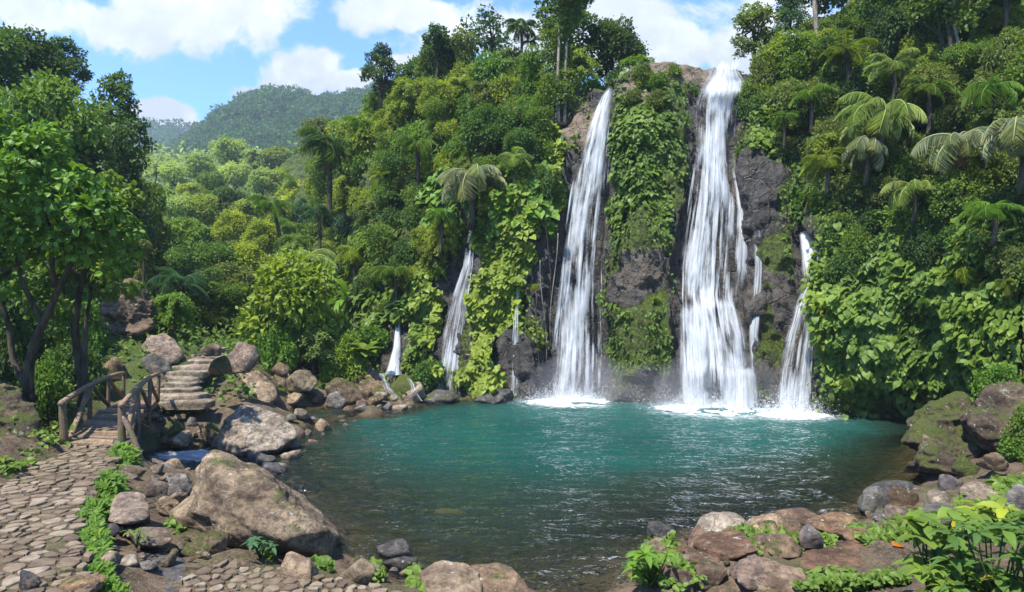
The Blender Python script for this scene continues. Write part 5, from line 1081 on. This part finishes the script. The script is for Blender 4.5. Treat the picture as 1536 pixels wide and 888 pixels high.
# ================================================================ leafy cover
def cliffS(px, py):
    i = np.clip(np.searchsorted(upx, px)-1, 0, len(upx)-2); fi = np.clip((px-upx[i])/(upx[i+1]-upx[i]), 0, 1); pos = np.empty((len(px), 3)); nn = np.empty((len(px), 3)); ar = np.arange(NV)
    for k in range(len(px)):
        j = np.interp(-py[k], -PY[i[k]], ar); j0 = min(int(j), NV-2); f = j-j0
        a_ = S2[i[k], j0]*(1-f)+S2[i[k], j0+1]*f; b_ = S2[i[k]+1, j0]*(1-f)+S2[i[k]+1, j0+1]*f; pos[k] = a_*(1-fi[k])+b_*fi[k]; nn[k] = Nn[i[k], j0]
    return pos, nn
def cover(name, label_kind, n, box, weight, size_px, tmpl, col, leaf='leaf', up=.5, hang=1.0, off=(.02, .35), seed=1, clump=.0):
    """leaves too many to count, growing on the face of the cliff"""
    rg = np.random.default_rng(seed); px = rg.uniform(box[0], box[1], n); py = rg.uniform(box[2], box[3], n)
    ok = (py > np.interp(px, cpx, CT[:, -1, 0])+3) & (rg.random(n) < weight(px, py)*(1-bare(px, py))); px, py = px[ok], py[ok]
    pos, nn = cliffS(px, py); m = len(px); q = pos*.9
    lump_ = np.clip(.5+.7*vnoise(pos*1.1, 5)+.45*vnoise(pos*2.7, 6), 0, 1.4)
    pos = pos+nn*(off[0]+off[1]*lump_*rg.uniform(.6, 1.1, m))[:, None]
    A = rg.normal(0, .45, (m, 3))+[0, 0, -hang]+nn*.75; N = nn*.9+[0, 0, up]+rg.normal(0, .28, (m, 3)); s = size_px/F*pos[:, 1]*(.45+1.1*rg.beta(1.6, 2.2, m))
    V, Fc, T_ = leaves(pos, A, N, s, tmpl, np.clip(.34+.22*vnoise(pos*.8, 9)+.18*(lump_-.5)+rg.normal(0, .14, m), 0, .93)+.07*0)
    o = link(name, mk_mesh(name, V, Fc, [M[leaf]], False, {'tint': T_}), color=COL[col]); tag(o, kind='stuff'); return o
one = lambda x, y: np.ones_like(x)
inb = lambda x, y, *bl: np.clip(np.maximum.reduce([bump2(x, y, *b) for b in bl]), 0, 1)
RIGHTW = lambda x, y: sstep(1226, 1262, x)*sstep(345, 400, y)*(1-.97*sstep(540, 578, y+.12*(1340-x)+18*vnoise(np.c_[x/45, y/45, x*0], 2)))
COLMN = lambda x, y: inb(x, y, (765, 350, 48, 90), (740, 470, 42, 130), (735, 380, 34, 70), (650, 450, 38, 70), (805, 500, 15, 34), (835, 260, 16, 70), (720, 560, 30, 40), (640, 560, 34, 30))
PILL = lambda x, y: inb(x, y, (955, 210, 40, 95), (990, 250, 22, 90), (930, 300, 18, 60), (1150, 200, 26, 60), (1160, 385, 26, 26), (960, 460, 20, 18))
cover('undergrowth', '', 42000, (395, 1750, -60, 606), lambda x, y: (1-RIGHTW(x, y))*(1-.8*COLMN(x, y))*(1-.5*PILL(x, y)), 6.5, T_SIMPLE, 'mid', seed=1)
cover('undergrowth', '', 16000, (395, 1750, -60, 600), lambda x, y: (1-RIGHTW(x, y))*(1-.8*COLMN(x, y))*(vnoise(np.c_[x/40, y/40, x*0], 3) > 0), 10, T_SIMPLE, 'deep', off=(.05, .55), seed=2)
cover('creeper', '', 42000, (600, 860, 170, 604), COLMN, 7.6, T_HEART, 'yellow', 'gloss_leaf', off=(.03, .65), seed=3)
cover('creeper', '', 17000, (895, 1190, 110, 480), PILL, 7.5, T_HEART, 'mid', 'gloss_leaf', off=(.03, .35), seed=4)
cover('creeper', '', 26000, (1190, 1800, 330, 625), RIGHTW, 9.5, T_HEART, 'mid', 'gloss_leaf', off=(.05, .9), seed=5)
cover('creeper', '', 7000, (1190, 1300, 380, 600), lambda x, y: bump2(x, y, 1258, 470, 34, 110), 7, T_HEART, 'yellow', 'gloss_leaf', off=(.05, .5), seed=6)
cover('creeper', '', 5000, (500, 700, 330, 600), lambda x, y: inb(x, y, (600, 470, 60, 90), (560, 400, 60, 80)), 10, T_HEART, 'mid', 'gloss_leaf', off=(.05, .7), seed=7)
cover('creeper', '', 900, (640, 830, 230, 360), one, 12, T_HEART, 'bright', 'gloss_leaf', off=(.1, .7), seed=8)
def ground_cover(name, n, pxr, Yr, size_px, tmpl, col, test, seed=1, h=.35, leaf='leaf'):
    rg = np.random.default_rng(seed); px = rg.uniform(*pxr, n); Y = 1/rg.uniform(1/Yr[1], 1/Yr[0], n); x = (px-HX)/F*Y; z = ground_h(np.c_[x, Y]); py = HY-(z-CZ)/Y*F
    ok = test(px, py, Y, z) > rg.random(n); px, py, Y, x, z = (v[ok] for v in (px, py, Y, x, z)); m = len(px)
    s = size_px/F*Y*rg.uniform(.6, 1.35, m); lump_ = np.clip(.5+.8*vnoise(np.c_[x*1.1, Y*1.1, z*0], 4), 0, 1.3); pos = np.c_[x, Y, z+h*Y/20*lump_*rg.uniform(0, 1.2, m)-.02]
    A = rg.normal(0, .8, (m, 3))+[0, 0, .15]; N = rg.normal(0, .4, (m, 3))+[-.1, -.5, 1]
    V, Fc, T_ = leaves(pos, A, N, s, tmpl, np.clip(.42+.2*vnoise(np.c_[x*.9, Y*.9, z], 8)+rg.normal(0, .15, m), 0, 1))
    o = link(name, mk_mesh(name, V, Fc, [M[leaf]], False, {'tint': T_}), color=COL[col]); tag(o, kind='stuff'); return o
wild = lambda px, py, Y, z: (z > .6)*1.*(~((px > 225) & (px < 335) & (Y < 22.5)))*sstep(19, 23, Y+(px < 110)*7)*(1-((px > 380) & (py > 560)))
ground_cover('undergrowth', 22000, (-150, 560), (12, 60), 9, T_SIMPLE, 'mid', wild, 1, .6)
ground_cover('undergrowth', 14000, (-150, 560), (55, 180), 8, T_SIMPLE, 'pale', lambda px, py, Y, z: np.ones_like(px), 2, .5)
# herbs along the path, on the banks and between the stones
def strip(pts, wd):
    pts = np.array(pts, float)
    def f(px, py, Y, z):
        d = np.full(len(px), 1e9)
        for a_, b_ in zip(pts[:-1], pts[1:]):
            ab = b_-a_; t_ = np.clip(((px-a_[0])*ab[0]+(py-a_[1])*ab[1])/(ab@ab), 0, 1); d = np.minimum(d, np.hypot(px-a_[0]-t_*ab[0], py-a_[1]-t_*ab[1]))
        return (1-sstep(.5, 1.1, d/wd+.45*vnoise(np.c_[px/14, py/14, px*0], 4)))*1.
    return f
ground_cover('grass', 90000, (100, 330), (6.8, 15), 13, T_LANCE, 'bright', strip([(188, 690), (176, 722), (150, 756), (136, 790), (146, 830), (160, 870), (180, 920)], 15), 3, .28)
ground_cover('herbs', 16000, (100, 330), (6.8, 15), 10, T_BROAD, 'bright', strip([(188, 700), (172, 728), (146, 766), (136, 800), (150, 850), (190, 900)], 12), 4, .3, 'gloss_leaf')
ground_cover('herbs', 42000, (900, 1600), (7.5, 14), 9.5, T_BROAD, 'mid', lambda *a: np.maximum.reduce([strip(s_, w_)(*a) for s_, w_ in (([(960, 850), (1000, 830), (1010, 870)], 22), ([(1110, 815), (1150, 825)], 16), ([(1180, 806), (1240, 812)], 12), ([(1290, 800), (1360, 796), (1390, 786)], 15), ([(1200, 870), (1290, 880), (1350, 880)], 16), ([(1020, 858), (1050, 870)], 9), ([(1440, 778), (1500, 790)], 24), ([(1500, 730), (1536, 740)], 18))]), 5, .32, 'gloss_leaf')
ground_cover('herbs', 14000, (240, 640), (7.5, 12), 10, T_BROAD, 'mid', lambda *a: np.maximum.reduce([strip(s_, w_)(*a) for s_, w_ in (([(378, 812), (402, 826)], 12), ([(560, 858), (572, 862)], 7), ([(620, 866), (640, 880)], 8), ([(470, 846), (490, 850)], 6), ([(260, 790), (290, 800)], 8))]), 6, .3, 'gloss_leaf')
ground_cover('herbs', 9000, (0, 660), (10.5, 28), 9, T_BROAD, 'mid', lambda *a: np.maximum.reduce([strip(s_, w_)(*a) for s_, w_ in (([(0, 700), (30, 690), (60, 672), (90, 650)], 14), ([(240, 625), (300, 615), (330, 600)], 10), ([(300, 590), (330, 575)], 12), ([(290, 604), (345, 592), (400, 584)], 13), ([(420, 592), (480, 586), (560, 580), (640, 590)], 11), ([(640, 598), (560, 602)], 4), ([(200, 690), (182, 672)], 8), ([(-60, 720), (0, 706)], 18))]), 7, .35, 'gloss_leaf')
# --- foreground tree on the left, with its bare dark limbs under the leaves
def near_tree(label, limbs, blobs, n, ls, col, seed, yk=1.2):
    limbs = [[(p[0], p[1], p[2]*yk) for p in l[:-2]]+[l[-2]*yk, l[-1]*yk] for l in limbs]; blobs = [(b[0], b[1], b[2]*yk, b[3]) for b in blobs]
    rg = np.random.default_rng(seed); base = P(*limbs[0][0][:3]); o = link('broadleaf_tree', None, loc=base); tag(o, label, 'tree'); mb = MB()
    for k, (*pts, r0, r1) in enumerate(limbs):
        c = np.array([P(*p) for p in pts])-base; t_ = np.linspace(0, len(c)-1, 18); c = np.stack([np.interp(t_, np.arange(len(c)), c[:, j]) for j in range(3)], 1)
        for _ in range(3): c[1:-1] = .25*c[:-2]+.5*c[1:-1]+.25*c[2:]
        c += .03*np.c_[np.sin(t_*3+k), np.cos(t_*2.3+k), t_*0]; add_tube(mb, c, np.linspace(r0, r1, 18), n=8, rough=.16, seed=k)
    link('trunk', mb.mesh('trunk', [M['bark']], True), o)
    B_ = []
    for px, py, Y, r in blobs:
        c = P(px, py, Y)-base; R_ = r/F*Y
        for j in range(5): B_.append((*(c+rg.normal(0, .5, 3)*R_), R_*rg.uniform(.35, .6)))
    V, Fc, T_ = blob_leaves(B_, n, ls, rg, T_BROAD, up=.35, droop=.5, shell=(.3, 1.15)); link('crown', mk_mesh('crown', V, Fc, [M['gloss_leaf']], False, {'tint': T_}), o, color=COL[col]); return o
near_tree('nearest leafy tree on the left, bright leaves over two dark forked trunks',
    [((38, 650, 12.2), (42, 560, 12.2), (62, 490, 12), (84, 430, 11.8), (140, 350, 11.4), .11, .03), ((62, 490, 12), (40, 430, 11.8), (20, 380, 11.5), .06, .02), ((50, 600, 12.2), (22, 540, 12.3), (5, 470, 12.2), (-20, 400, 12), .07, .03), ((84, 430, 11.8), (78, 360, 11.5), (60, 300, 11.2), .05, .015), ((-20, 440, 12), (20, 398, 11.6), (95, 345, 11.2), (160, 335, 11), .05, .02)],
    [(20, 220, 11, 50), (60, 270, 11, 55), (110, 300, 11, 50), (160, 320, 11, 45), (10, 300, 11.3, 55), (70, 340, 11.3, 45), (150, 370, 11.5, 35), (30, 380, 11.8, 45), (-40, 260, 11, 70), (0, 180, 11.2, 40), (185, 345, 11.2, 26), (-60, 370, 11.4, 60), (110, 365, 11.3, 36), (95, 255, 11.2, 32)], 9000, .15, 'bright', 1)
near_tree('second forked tree with mottled bark beside the footbridge rail',
    [((122, 610, 13.2), (120, 540, 13.2), (112, 470, 13), (118, 420, 12.8), (150, 370, 12.5), (168, 320, 12.3), .10, .03), ((124, 600, 13.1), (130, 540, 13), (128, 470, 13), (140, 400, 12.8), .07, .02), ((118, 420, 12.8), (90, 380, 12.6), (70, 350, 12.5), .05, .02)],
    [(150, 330, 12.5, 40), (175, 300, 12.5, 30), (120, 400, 12.8, 40), (60, 420, 12.8, 45), (170, 420, 13, 34), (95, 450, 13, 36), (190, 370, 12.8, 22)], 3600, .15, 'mid', 2)
# --- foreground plants, lower right
def herb(label, px, py, Y, spec, col, seed, tmpl=T_BROAD, name='broad_leaved_plant', whorl=5):
    """spec: stems as (px, py, Y) tips, leaf length in metres"""
    rg = np.random.default_rng(seed); base = P(px, py, Y); o = link(name, None, loc=base); tag(o, label, 'plant'); mb = MB(); Ls = []
    for tx, ty, tY, L in spec:
        e = P(tx, ty, tY)-base; m = e*.5+[rg.normal()*.03, 0, .05]; add_tube(mb, [np.zeros(3), m, e], [.011, .008, .005], n=5, tint=.3)
        a = rg.uniform(0, 6.28)+np.arange(whorl)*6.28/whorl+rg.normal(0, .25, whorl); el = rg.normal(.18, .2, whorl)
        A = np.c_[np.cos(a)*np.cos(el), np.sin(a)*np.cos(el), np.sin(el)]; N = np.c_[-np.cos(a)*np.sin(el), -np.sin(a)*np.sin(el), np.cos(el)]
        Ls.append((np.repeat(e[None], whorl, 0)+A*.015, A, N+rg.normal(0, .15, (whorl, 3)), L*rg.uniform(.7, 1.15, whorl)))
    link('stems', mb.mesh('stems', [M['leaf']], True), o, color=(.05, .08, .02))
    V, Fc, T_ = leaves(*(np.concatenate([l[k] for l in Ls]) for k in range(4)), tmpl, np.clip(rg.normal(.5, .2, sum(len(l[0]) for l in Ls)), 0, 1))
    link('leaves', mk_mesh('leaves', V, Fc, [M['gloss_leaf']], True, {'tint': T_}), o, color=COL[col]); return o
rg_ = random.Random(5)
def tips(cx, cy, rx, ry, n, Y, L): return [(cx+rg_.uniform(-rx, rx), cy+rg_.uniform(-ry, ry), Y+rg_.uniform(-.35, .35), L*rg_.uniform(.8, 1.2)) for _ in range(n)]
herb('large plant with whorls of pointed glossy leaves in the lower right corner', 1490, 960, 5.4, tips(1490, 835, 66, 56, 44, 5.5, .17), 'deep', 1, T_LANCE, whorl=6)
herb('plant with big smooth oval leaves left of the pointed leaf plant at lower right', 1400, 930, 5.9, tips(1400, 815, 40, 50, 18, 6., .22), 'mid', 2, T_BROAD, whorl=4)
herb('pointed leaf plant at the bottom right picture edge', 1545, 940, 5.2, tips(1555, 800, 40, 60, 20, 5.3, .17), 'deep', 3, T_LANCE, whorl=6)
herb('mid green oval leaved plant behind the big oval leaves at lower right', 1440, 840, 7.6, tips(1440, 788, 34, 14, 9, 7.6, .17), 'mid', 4, T_BROAD, whorl=5)
herb('low dark plant with small leaves under the pointed leaf plant', 1440, 930, 5.6, tips(1450, 880, 70, 26, 30, 5.5, .13), 'mid', 5, T_LANCE, whorl=6)
herb('bright arching fern-like clump at the waterline, bottom right of centre', 978, 880, 8.3, tips(978, 850, 26, 20, 13, 8.4, .2), 'bright', 6, T_LANCE, 'fern', whorl=7)
herb('small star leaved herb in the dark gap under the huge boulder', 390, 838, 9.0, tips(392, 818, 20, 10, 9, 8.95, .13), 'blue', 7, T_LANCE, whorl=6)
herb('bluish star leaved herb behind the mossy shore stones at right', 1395, 800, 9.6, tips(1385, 785, 28, 8, 9, 9.6, .13), 'blue', 8, T_LANCE, whorl=6)
herb('fern with yellow green fronds by the flat wet slab at right', 1490, 790, 8.8, tips(1490, 765, 26, 12, 8, 8.8, .26), 'yellow', 9, T_LANCE, 'fern', whorl=6)
herb('fern clump on the left verge beside the big dark mossy boulder', 10, 712, 11.3, tips(10, 697, 24, 10, 11, 11.3, .2), 'mid', 10, T_LANCE, 'fern', whorl=7)
herb('small herb growing at the dark flat slab edge', 205, 822, 8.4, tips(205, 800, 14, 8, 5, 8.4, .1), 'mid', 11, T_LANCE, whorl=5)
# an orange fallen leaf on the reddish slab
V, Fc, T_ = leaves(np.array([P(1340, 818, 9.15)]), np.array([[1, .3, .05]]), np.array([[0, -.2, 1.]]), .22, T_BROAD, np.array([.5]))
tag(link('fallen_leaf', mk_mesh('fallen_leaf', V, Fc, [M['gloss_leaf']], True, {'tint': T_}), color=(.5, .14, .012)), 'orange fallen leaf lying behind the broad reddish slab', 'leaf')
# --- woods on the far hills: one mass, nobody could count
def woods(HV, n, rad, seed, col, ls):
    rg = np.random.default_rng(seed); k = rg.choice(len(HV), n); c = HV[k]+rg.normal(0, 1.5, (n, 3))*[1, 1, 0]; per = 64; r = rad*rg.uniform(.6, 1.3, n)
    d = nz(rg.normal(size=(n, per, 3))+[0, -.3, .5]); d[..., 2] = np.abs(d[..., 2]); pos = (c[:, None]+d*r[:, None, None]*[1, 1, 1.25]).reshape(-1, 3); d = d.reshape(-1, 3); m = len(pos)
    V, Fc, T_ = leaves(pos, d+rg.normal(0, .7, (m, 3)), d+[0, 0, .5]+rg.normal(0, .3, (m, 3)), ls*rg.uniform(.6, 1.3, m), T_SIMPLE, np.clip(np.repeat(rg.normal(.42, .2, n), per)+rg.normal(0, .1, m), 0, 1))
    o = link('woods', mk_mesh('woods', V, Fc, [M['leaf']], False, {'tint': T_}), color=COL[col]); tag(o, kind='stuff')
woods(HV1, 4200, 4.2, 1, 'blue', 1.7); woods(HV2, 2600, 7, 2, 'blue', 2.8)

# --- bare vines that hang on the cliff, and thin pale trunks
def vine(label, px, py0, py1, sway, r, off, group):
    n = 22; pys = np.linspace(py0, py1, n); Y0 = min(cliffY(px, p) for p in (py0, (py0+py1)/2, min(py1, 600)))-off
    c = np.array([P(px+sway*math.sin(i/n*4+px), p, Y0) for i, p in enumerate(pys)]); mb = MB(); add_tube(mb, c, np.linspace(r, r*.6, n), n=5, rough=.2, seed=px)
    o = link('hanging_vine', mb.mesh('hanging_vine', [M['pale_bark' if px % 2 else 'bark']], True)); tag(o, label, 'vine', group)
for px, a_, b_, s_ in ((815, 390, 540, 5), (822, 330, 470, 4), (808, 440, 590, 4), (831, 350, 520, 6)): vine('bare vine hanging over dark rock just left of the tall left fall', px, a_, b_, s_, .022, .45, 'vines beside the tall left fall')
def thin_tree(label, pts, r, crown, col):
    base = P(*pts[0]); o = link('thin_tree', None, loc=base); tag(o, label, 'tree'); mb = MB(); c = np.array([P(*p) for p in pts])-base; t_ = np.linspace(0, len(c)-1, 14); c = np.stack([np.interp(t_, np.arange(len(c)), c[:, j]) for j in range(3)], 1)
    add_tube(mb, c, np.linspace(r, r*.55, 14), n=7, rough=.1); link('trunk', mb.mesh('trunk', [M['pale_bark']], True), o)
    cr = species('open', 1, 4501, .115)[1]; R_ = crown/F*pts[0][2]; link('crown', cr, o, loc=c[-1]-np.array([0, 0, 1.3*R_]), scale=R_, color=COL[col])
thin_tree('thin pale leaning trunk on the upper right slope, left one of a crossing pair', [(1440, 118, 24.5), (1425, 50, 24.5), (1404, -60, 24.5)], .09, 60, 'mid')
thin_tree('thin pale upright trunk on the upper right slope, right one of a crossing pair', [(1448, 112, 24.3), (1432, 40, 24.3), (1428, -70, 24.3)], .07, 60, 'bright')
thin_tree('straight pale trunk at the top edge right of the bluish dark tree', [(1226, 60, 29), (1222, 10, 29), (1219, -60, 29)], .12, 55, 'mid')
thin_tree('slim pale trunk rising through the tower of foliage left of the tall left fall', [(838, 186, 30.2), (836, 130, 30.2), (840, 20, 30.2)], .10, 50, 'mid')
thin_tree('second slim pale trunk right of the first in the tower of foliage', [(847, 188, 30.3), (848, 120, 30.3), (852, 10, 30.3)], .08, 46, 'deep')

for i_, (px, b, t_, w_, Y_, c_) in enumerate([(1640, 700, 560, 150, 13, 'mid'), (1760, 760, 600, 190, 11.5, 'deep'), (1620, 760, 690, 110, 10.5, 'bright'), (1900, 820, 600, 260, 10.5, 'mid'), (1720, 840, 740, 150, 8.6, 'deep'), (1600, 900, 800, 130, 7.2, 'bright'), (1850, 960, 800, 240, 7.2, 'mid')]): K('ginger' if i_ % 3 == 2 else 'dome', px, b, t_, w_, c_, Y=Y_, label='leafy bush on the right bank beyond the foreground plants', group='bushes on the right bank')
# small ferns that break up the leafy wall, the pillar and the rock edges
for px, py, w_, c_ in ((1262, 480, 40, 'yellow'), (1300, 440, 44, 'bright'), (1345, 505, 46, 'mid'), (1390, 440, 46, 'bright'), (1420, 530, 44, 'mid'), (1480, 470, 52, 'bright'), (1510, 410, 50, 'yellow'), (1325, 385, 46, 'yellow'), (1270, 560, 36, 'mid'), (1365, 560, 40, 'deep'), (1230, 300, 36, 'bright'), (1180, 250, 34, 'mid'), (1110, 215, 26, 'bright'), (1150, 230, 30, 'mid'), (1010, 210, 26, 'bright'), (935, 230, 26, 'yellow'), (950, 300, 26, 'bright'), (990, 320, 24, 'mid'), (940, 470, 28, 'bright'), (985, 440, 24, 'yellow'), (1000, 510, 26, 'mid'), (930, 560, 26, 'mid'), (1165, 350, 26, 'bright'), (1150, 420, 22, 'mid'), (820, 300, 26, 'bright'), (800, 420, 26, 'yellow'), (760, 300, 34, 'bright'), (730, 340, 32, 'mid'), (660, 400, 34, 'bright'), (715, 600, 30, 'bright'), (640, 590, 28, 'yellow'), (860, 200, 22, 'bright'), (1045, 130, 22, 'bright'), (925, 170, 24, 'mid')):
    K('fern', px, py+w_*.3, py-w_*.4, w_, c_, Y=cliffY(px, py)-(.75 if px > 1225 else .35), form='small arching fern')

# more feathery crowns among the bushes
for px, py, b, fr, nf, c_, kd, sp, nm in ((545, 190, 250, 44, 11, 'bright', 'palm', (0, 75), 'palm_tree'), (625, 215, 275, 46, 12, 'mid', 'arch', (-5, 60), 'palm_tree'), (585, 265, 315, 42, 12, 'yellow', 'fern', (5, 50), 'tree_fern'), (660, 320, 370, 42, 11, 'bright', 'arch', (0, 60), 'tree_fern'), (530, 375, 430, 46, 12, 'yellow', 'fern', (5, 50), 'tree_fern'), (365, 330, 385, 38, 12, 'pale', 'palm', (0, 75), 'palm_tree'), (330, 440, 490, 48, 12, 'bright', 'arch', (5, 65), 'palm_tree'), (770, 235, 275, 38, 11, 'pale', 'fern', (5, 55), 'tree_fern'), (440, 340, 390, 44, 12, 'bright', 'palm', (0, 70), 'palm_tree'),
    (1215, 140, 185, 46, 11, 'bright', 'palm', (0, 65), 'palm_tree'), (1270, 75, 125, 50, 12, 'yellow', 'fern', (0, 55), 'tree_fern'), (1370, 280, 315, 56, 12, 'pale', 'arch', (0, 55), 'tree_fern'), (1490, 130, 180, 60, 12, 'bright', 'arch', (0, 65), 'palm_tree'), (1240, 240, 275, 48, 11, 'yellow', 'fern', (0, 55), 'tree_fern'), (1490, 310, 345, 58, 11, 'bright', 'fern', (0, 50), 'tree_fern'), (1340, 95, 140, 50, 11, 'pale', 'palm', (0, 70), 'palm_tree'), (1175, 175, 210, 34, 10, 'bright', 'fern', (0, 55), 'tree_fern')):
    palm(where(px, py, CNAME[c_]+(' tree fern' if nm == 'tree_fern' else ' feathery palm')), px, py, b, fr, nf, c_, kd, spread=sp, seed=px, name=nm, cat='tree fern' if nm == 'tree_fern' else 'palm', dY=-1.5)
# ================================================================ sky, sun, air, camera
EL, AZ = math.radians(62), math.radians(-142)      # azimuth from +Y towards +X: the sun stands behind the camera on the left
SD = Vector((math.sin(AZ)*math.cos(EL), math.cos(AZ)*math.cos(EL), math.sin(EL)))
w = bpy.data.worlds.new('World'); SC.world = w; w.use_nodes = True; nt = w.node_tree; nt.nodes.clear()
class WT(NT):
    def __init__(s, tree): s.t = tree
t = WT(nt)
sky = t.n('ShaderNodeTexSky', sky_type='NISHITA', sun_disc=False, sun_elevation=EL, sun_rotation=AZ, air_density=1.0, dust_density=.4, ozone_density=2.0)
gen = t.n('ShaderNodeTexCoord').outputs['Generated']
sx, sy, sz = (t.sep(gen, i) for i in range(3))
ya = t.math('MAXIMUM', t.math('ABSOLUTE', sy), .18)
u = t.math('DIVIDE', sx, ya); v = t.math('DIVIDE', sz, ya)
cmb = t.n('ShaderNodeCombineXYZ'); t.l(u, cmb.inputs[0]); t.l(v, cmb.inputs[1]); uv = cmb.outputs[0]
# clouds: soft banks of cumulus in the sky dome, broken up by noise
warp = t.n('ShaderNodeVectorMath', operation='MULTIPLY_ADD'); t.l(t.noise(uv, 3.2, 5, .55, out=1), warp.inputs[0]); warp.inputs[1].default_value = (.22, .16, 0); t.l(uv, warp.inputs[2])
wv = t.n('ShaderNodeVectorMath', operation='SUBTRACT'); t.l(warp.outputs[0], wv.inputs[0]); wv.inputs[1].default_value = (.11, .08, 0)
wu, wvv = t.sep(wv.outputs[0], 0), t.sep(wv.outputs[0], 1)
BLOBS = [(80, 45, 170, 42, .85), (300, 30, 150, 62, 1.0), (215, 60, 90, 26, .7), (20, 20, 120, 40, .9), (-250, 80, 250, 80, 1), (455, 120, 62, 40, 1.15), (515, 132, 62, 28, 1.0), (400, 140, 50, 16, .7), (250, 172, 60, 22, 1.05), (205, 178, 30, 30, 1.0), (620, 20, 170, 34, .8), (760, 60, 160, 60, .85), (930, 50, 190, 70, .95), (1110, 70, 90, 60, 1.1), (1080, 10, 180, 50, .8), (600, 105, 40, 20, .8), (1500, 40, 350, 110, .8), (1000, -330, 900, 170, .55), (200, -420, 420, 130, .55)]
acc = None
for px, py, rx, ry, k in BLOBS:
    du = t.math('MULTIPLY', t.math('SUBTRACT', wu, (px-HX)/F), F/rx); dv = t.math('MULTIPLY', t.math('SUBTRACT', wvv, (HY-py)/F), F/ry)
    d2 = t.math('ADD', t.math('MULTIPLY', du, du), t.math('MULTIPLY', dv, dv))
    b = t.math('MULTIPLY', t.math('POWER', 2.718, t.math('MULTIPLY', d2, -.9)), k)
    acc = b if acc is None else t.math('MAXIMUM', acc, b)
det = t.noise(uv, 8, 10, .6, .3); det2 = t.noise(uv, 2.6, 6, .6)
cm = t.math('ADD', acc, t.math('MULTIPLY', t.math('SUBTRACT', det, .5), 2.1))
cm = t.math('ADD', cm, t.math('MULTIPLY', t.math('SUBTRACT', det2, .5), .5))
cov = t.rng(cm, .30, .64)
shade = t.rng(t.math('ADD', t.math('MULTIPLY', det2, .8), t.math('MULTIPLY', t.noise(uv, 16, 6, .6), .5)), .42, .76)
ccol = t.mix(shade, (4.2, 4.25, 4.3), (2.0, 2.1, 2.25))
ccol = t.mix(t.rng(v, .30, .46), ccol, t.mix(.5, ccol, (3.0, 3.15, 3.35)))
col = t.mix(t.math('MULTIPLY', cov, .97), t.mix(1, sky.outputs[0], (.42, .68, 1.0), 'MULTIPLY'), ccol)
bg = t.n('ShaderNodeBackground'); t.l(col, bg.inputs[0]); bg.inputs[1].default_value = SKYS
wo = t.n('ShaderNodeOutputWorld'); t.l(bg.outputs[0], wo.inputs[0])
sl = bpy.data.lights.new('sun', 'SUN'); sl.energy = SUNE; sl.angle = math.radians(.6); sl.color = (1, .945, .86)
so = bpy.data.objects.new('sun', sl); C.objects.link(so); so.rotation_euler = (-SD).to_track_quat('-Z', 'Y').to_euler()
if HAZE:
    t = NT('haze_air'); pv = t.n('ShaderNodeVolumePrincipled'); pv.inputs['Density'].default_value = HAZE; pv.inputs['Color'].default_value = (.72, .86, 1, 1); pv.inputs['Anisotropy'].default_value = .1; t.l(pv.outputs[0], t.out.inputs['Volume'])
    x0, x1, y0, y1, z0, z1 = -620, 320, -60, 780, -40, 235
    V = [(x, y, z) for x in (x0, x1) for y in (y0, y1) for z in (z0, z1)]
    o = link('haze', mk_mesh('haze', V, np.array([(0, 1, 3, 2), (4, 6, 7, 5), (0, 4, 5, 1), (2, 3, 7, 6), (0, 2, 6, 4), (1, 5, 7, 3)]), [t.m])); tag(o, kind='stuff')
cam = bpy.data.cameras.new('camera'); co = bpy.data.objects.new('camera', cam); C.objects.link(co); SC.camera = co
cam.sensor_width = 36; cam.lens = F/1536*36; cam.clip_end = 5000; cam.clip_start = .05; co.location = (0, 0, CZ); co.rotation_euler = (math.radians(90), 0, 0)
SC.view_settings.view_transform = 'Standard'; SC.view_settings.look = 'None'; SC.view_settings.gamma = 1; SC.view_settings.exposure = EXPO
cy = SC.cycles if hasattr(SC, 'cycles') else None
SC.render.engine = 'CYCLES'
SC.cycles.max_bounces = 7; SC.cycles.diffuse_bounces = 3; SC.cycles.glossy_bounces = 2; SC.cycles.transmission_bounces = 3; SC.cycles.volume_bounces = 0; SC.cycles.transparent_max_bounces = 24
SC.cycles.sample_clamp_indirect = 6; SC.cycles.use_denoising = True; SC.cycles.caustics_reflective = False; SC.cycles.caustics_refractive = False
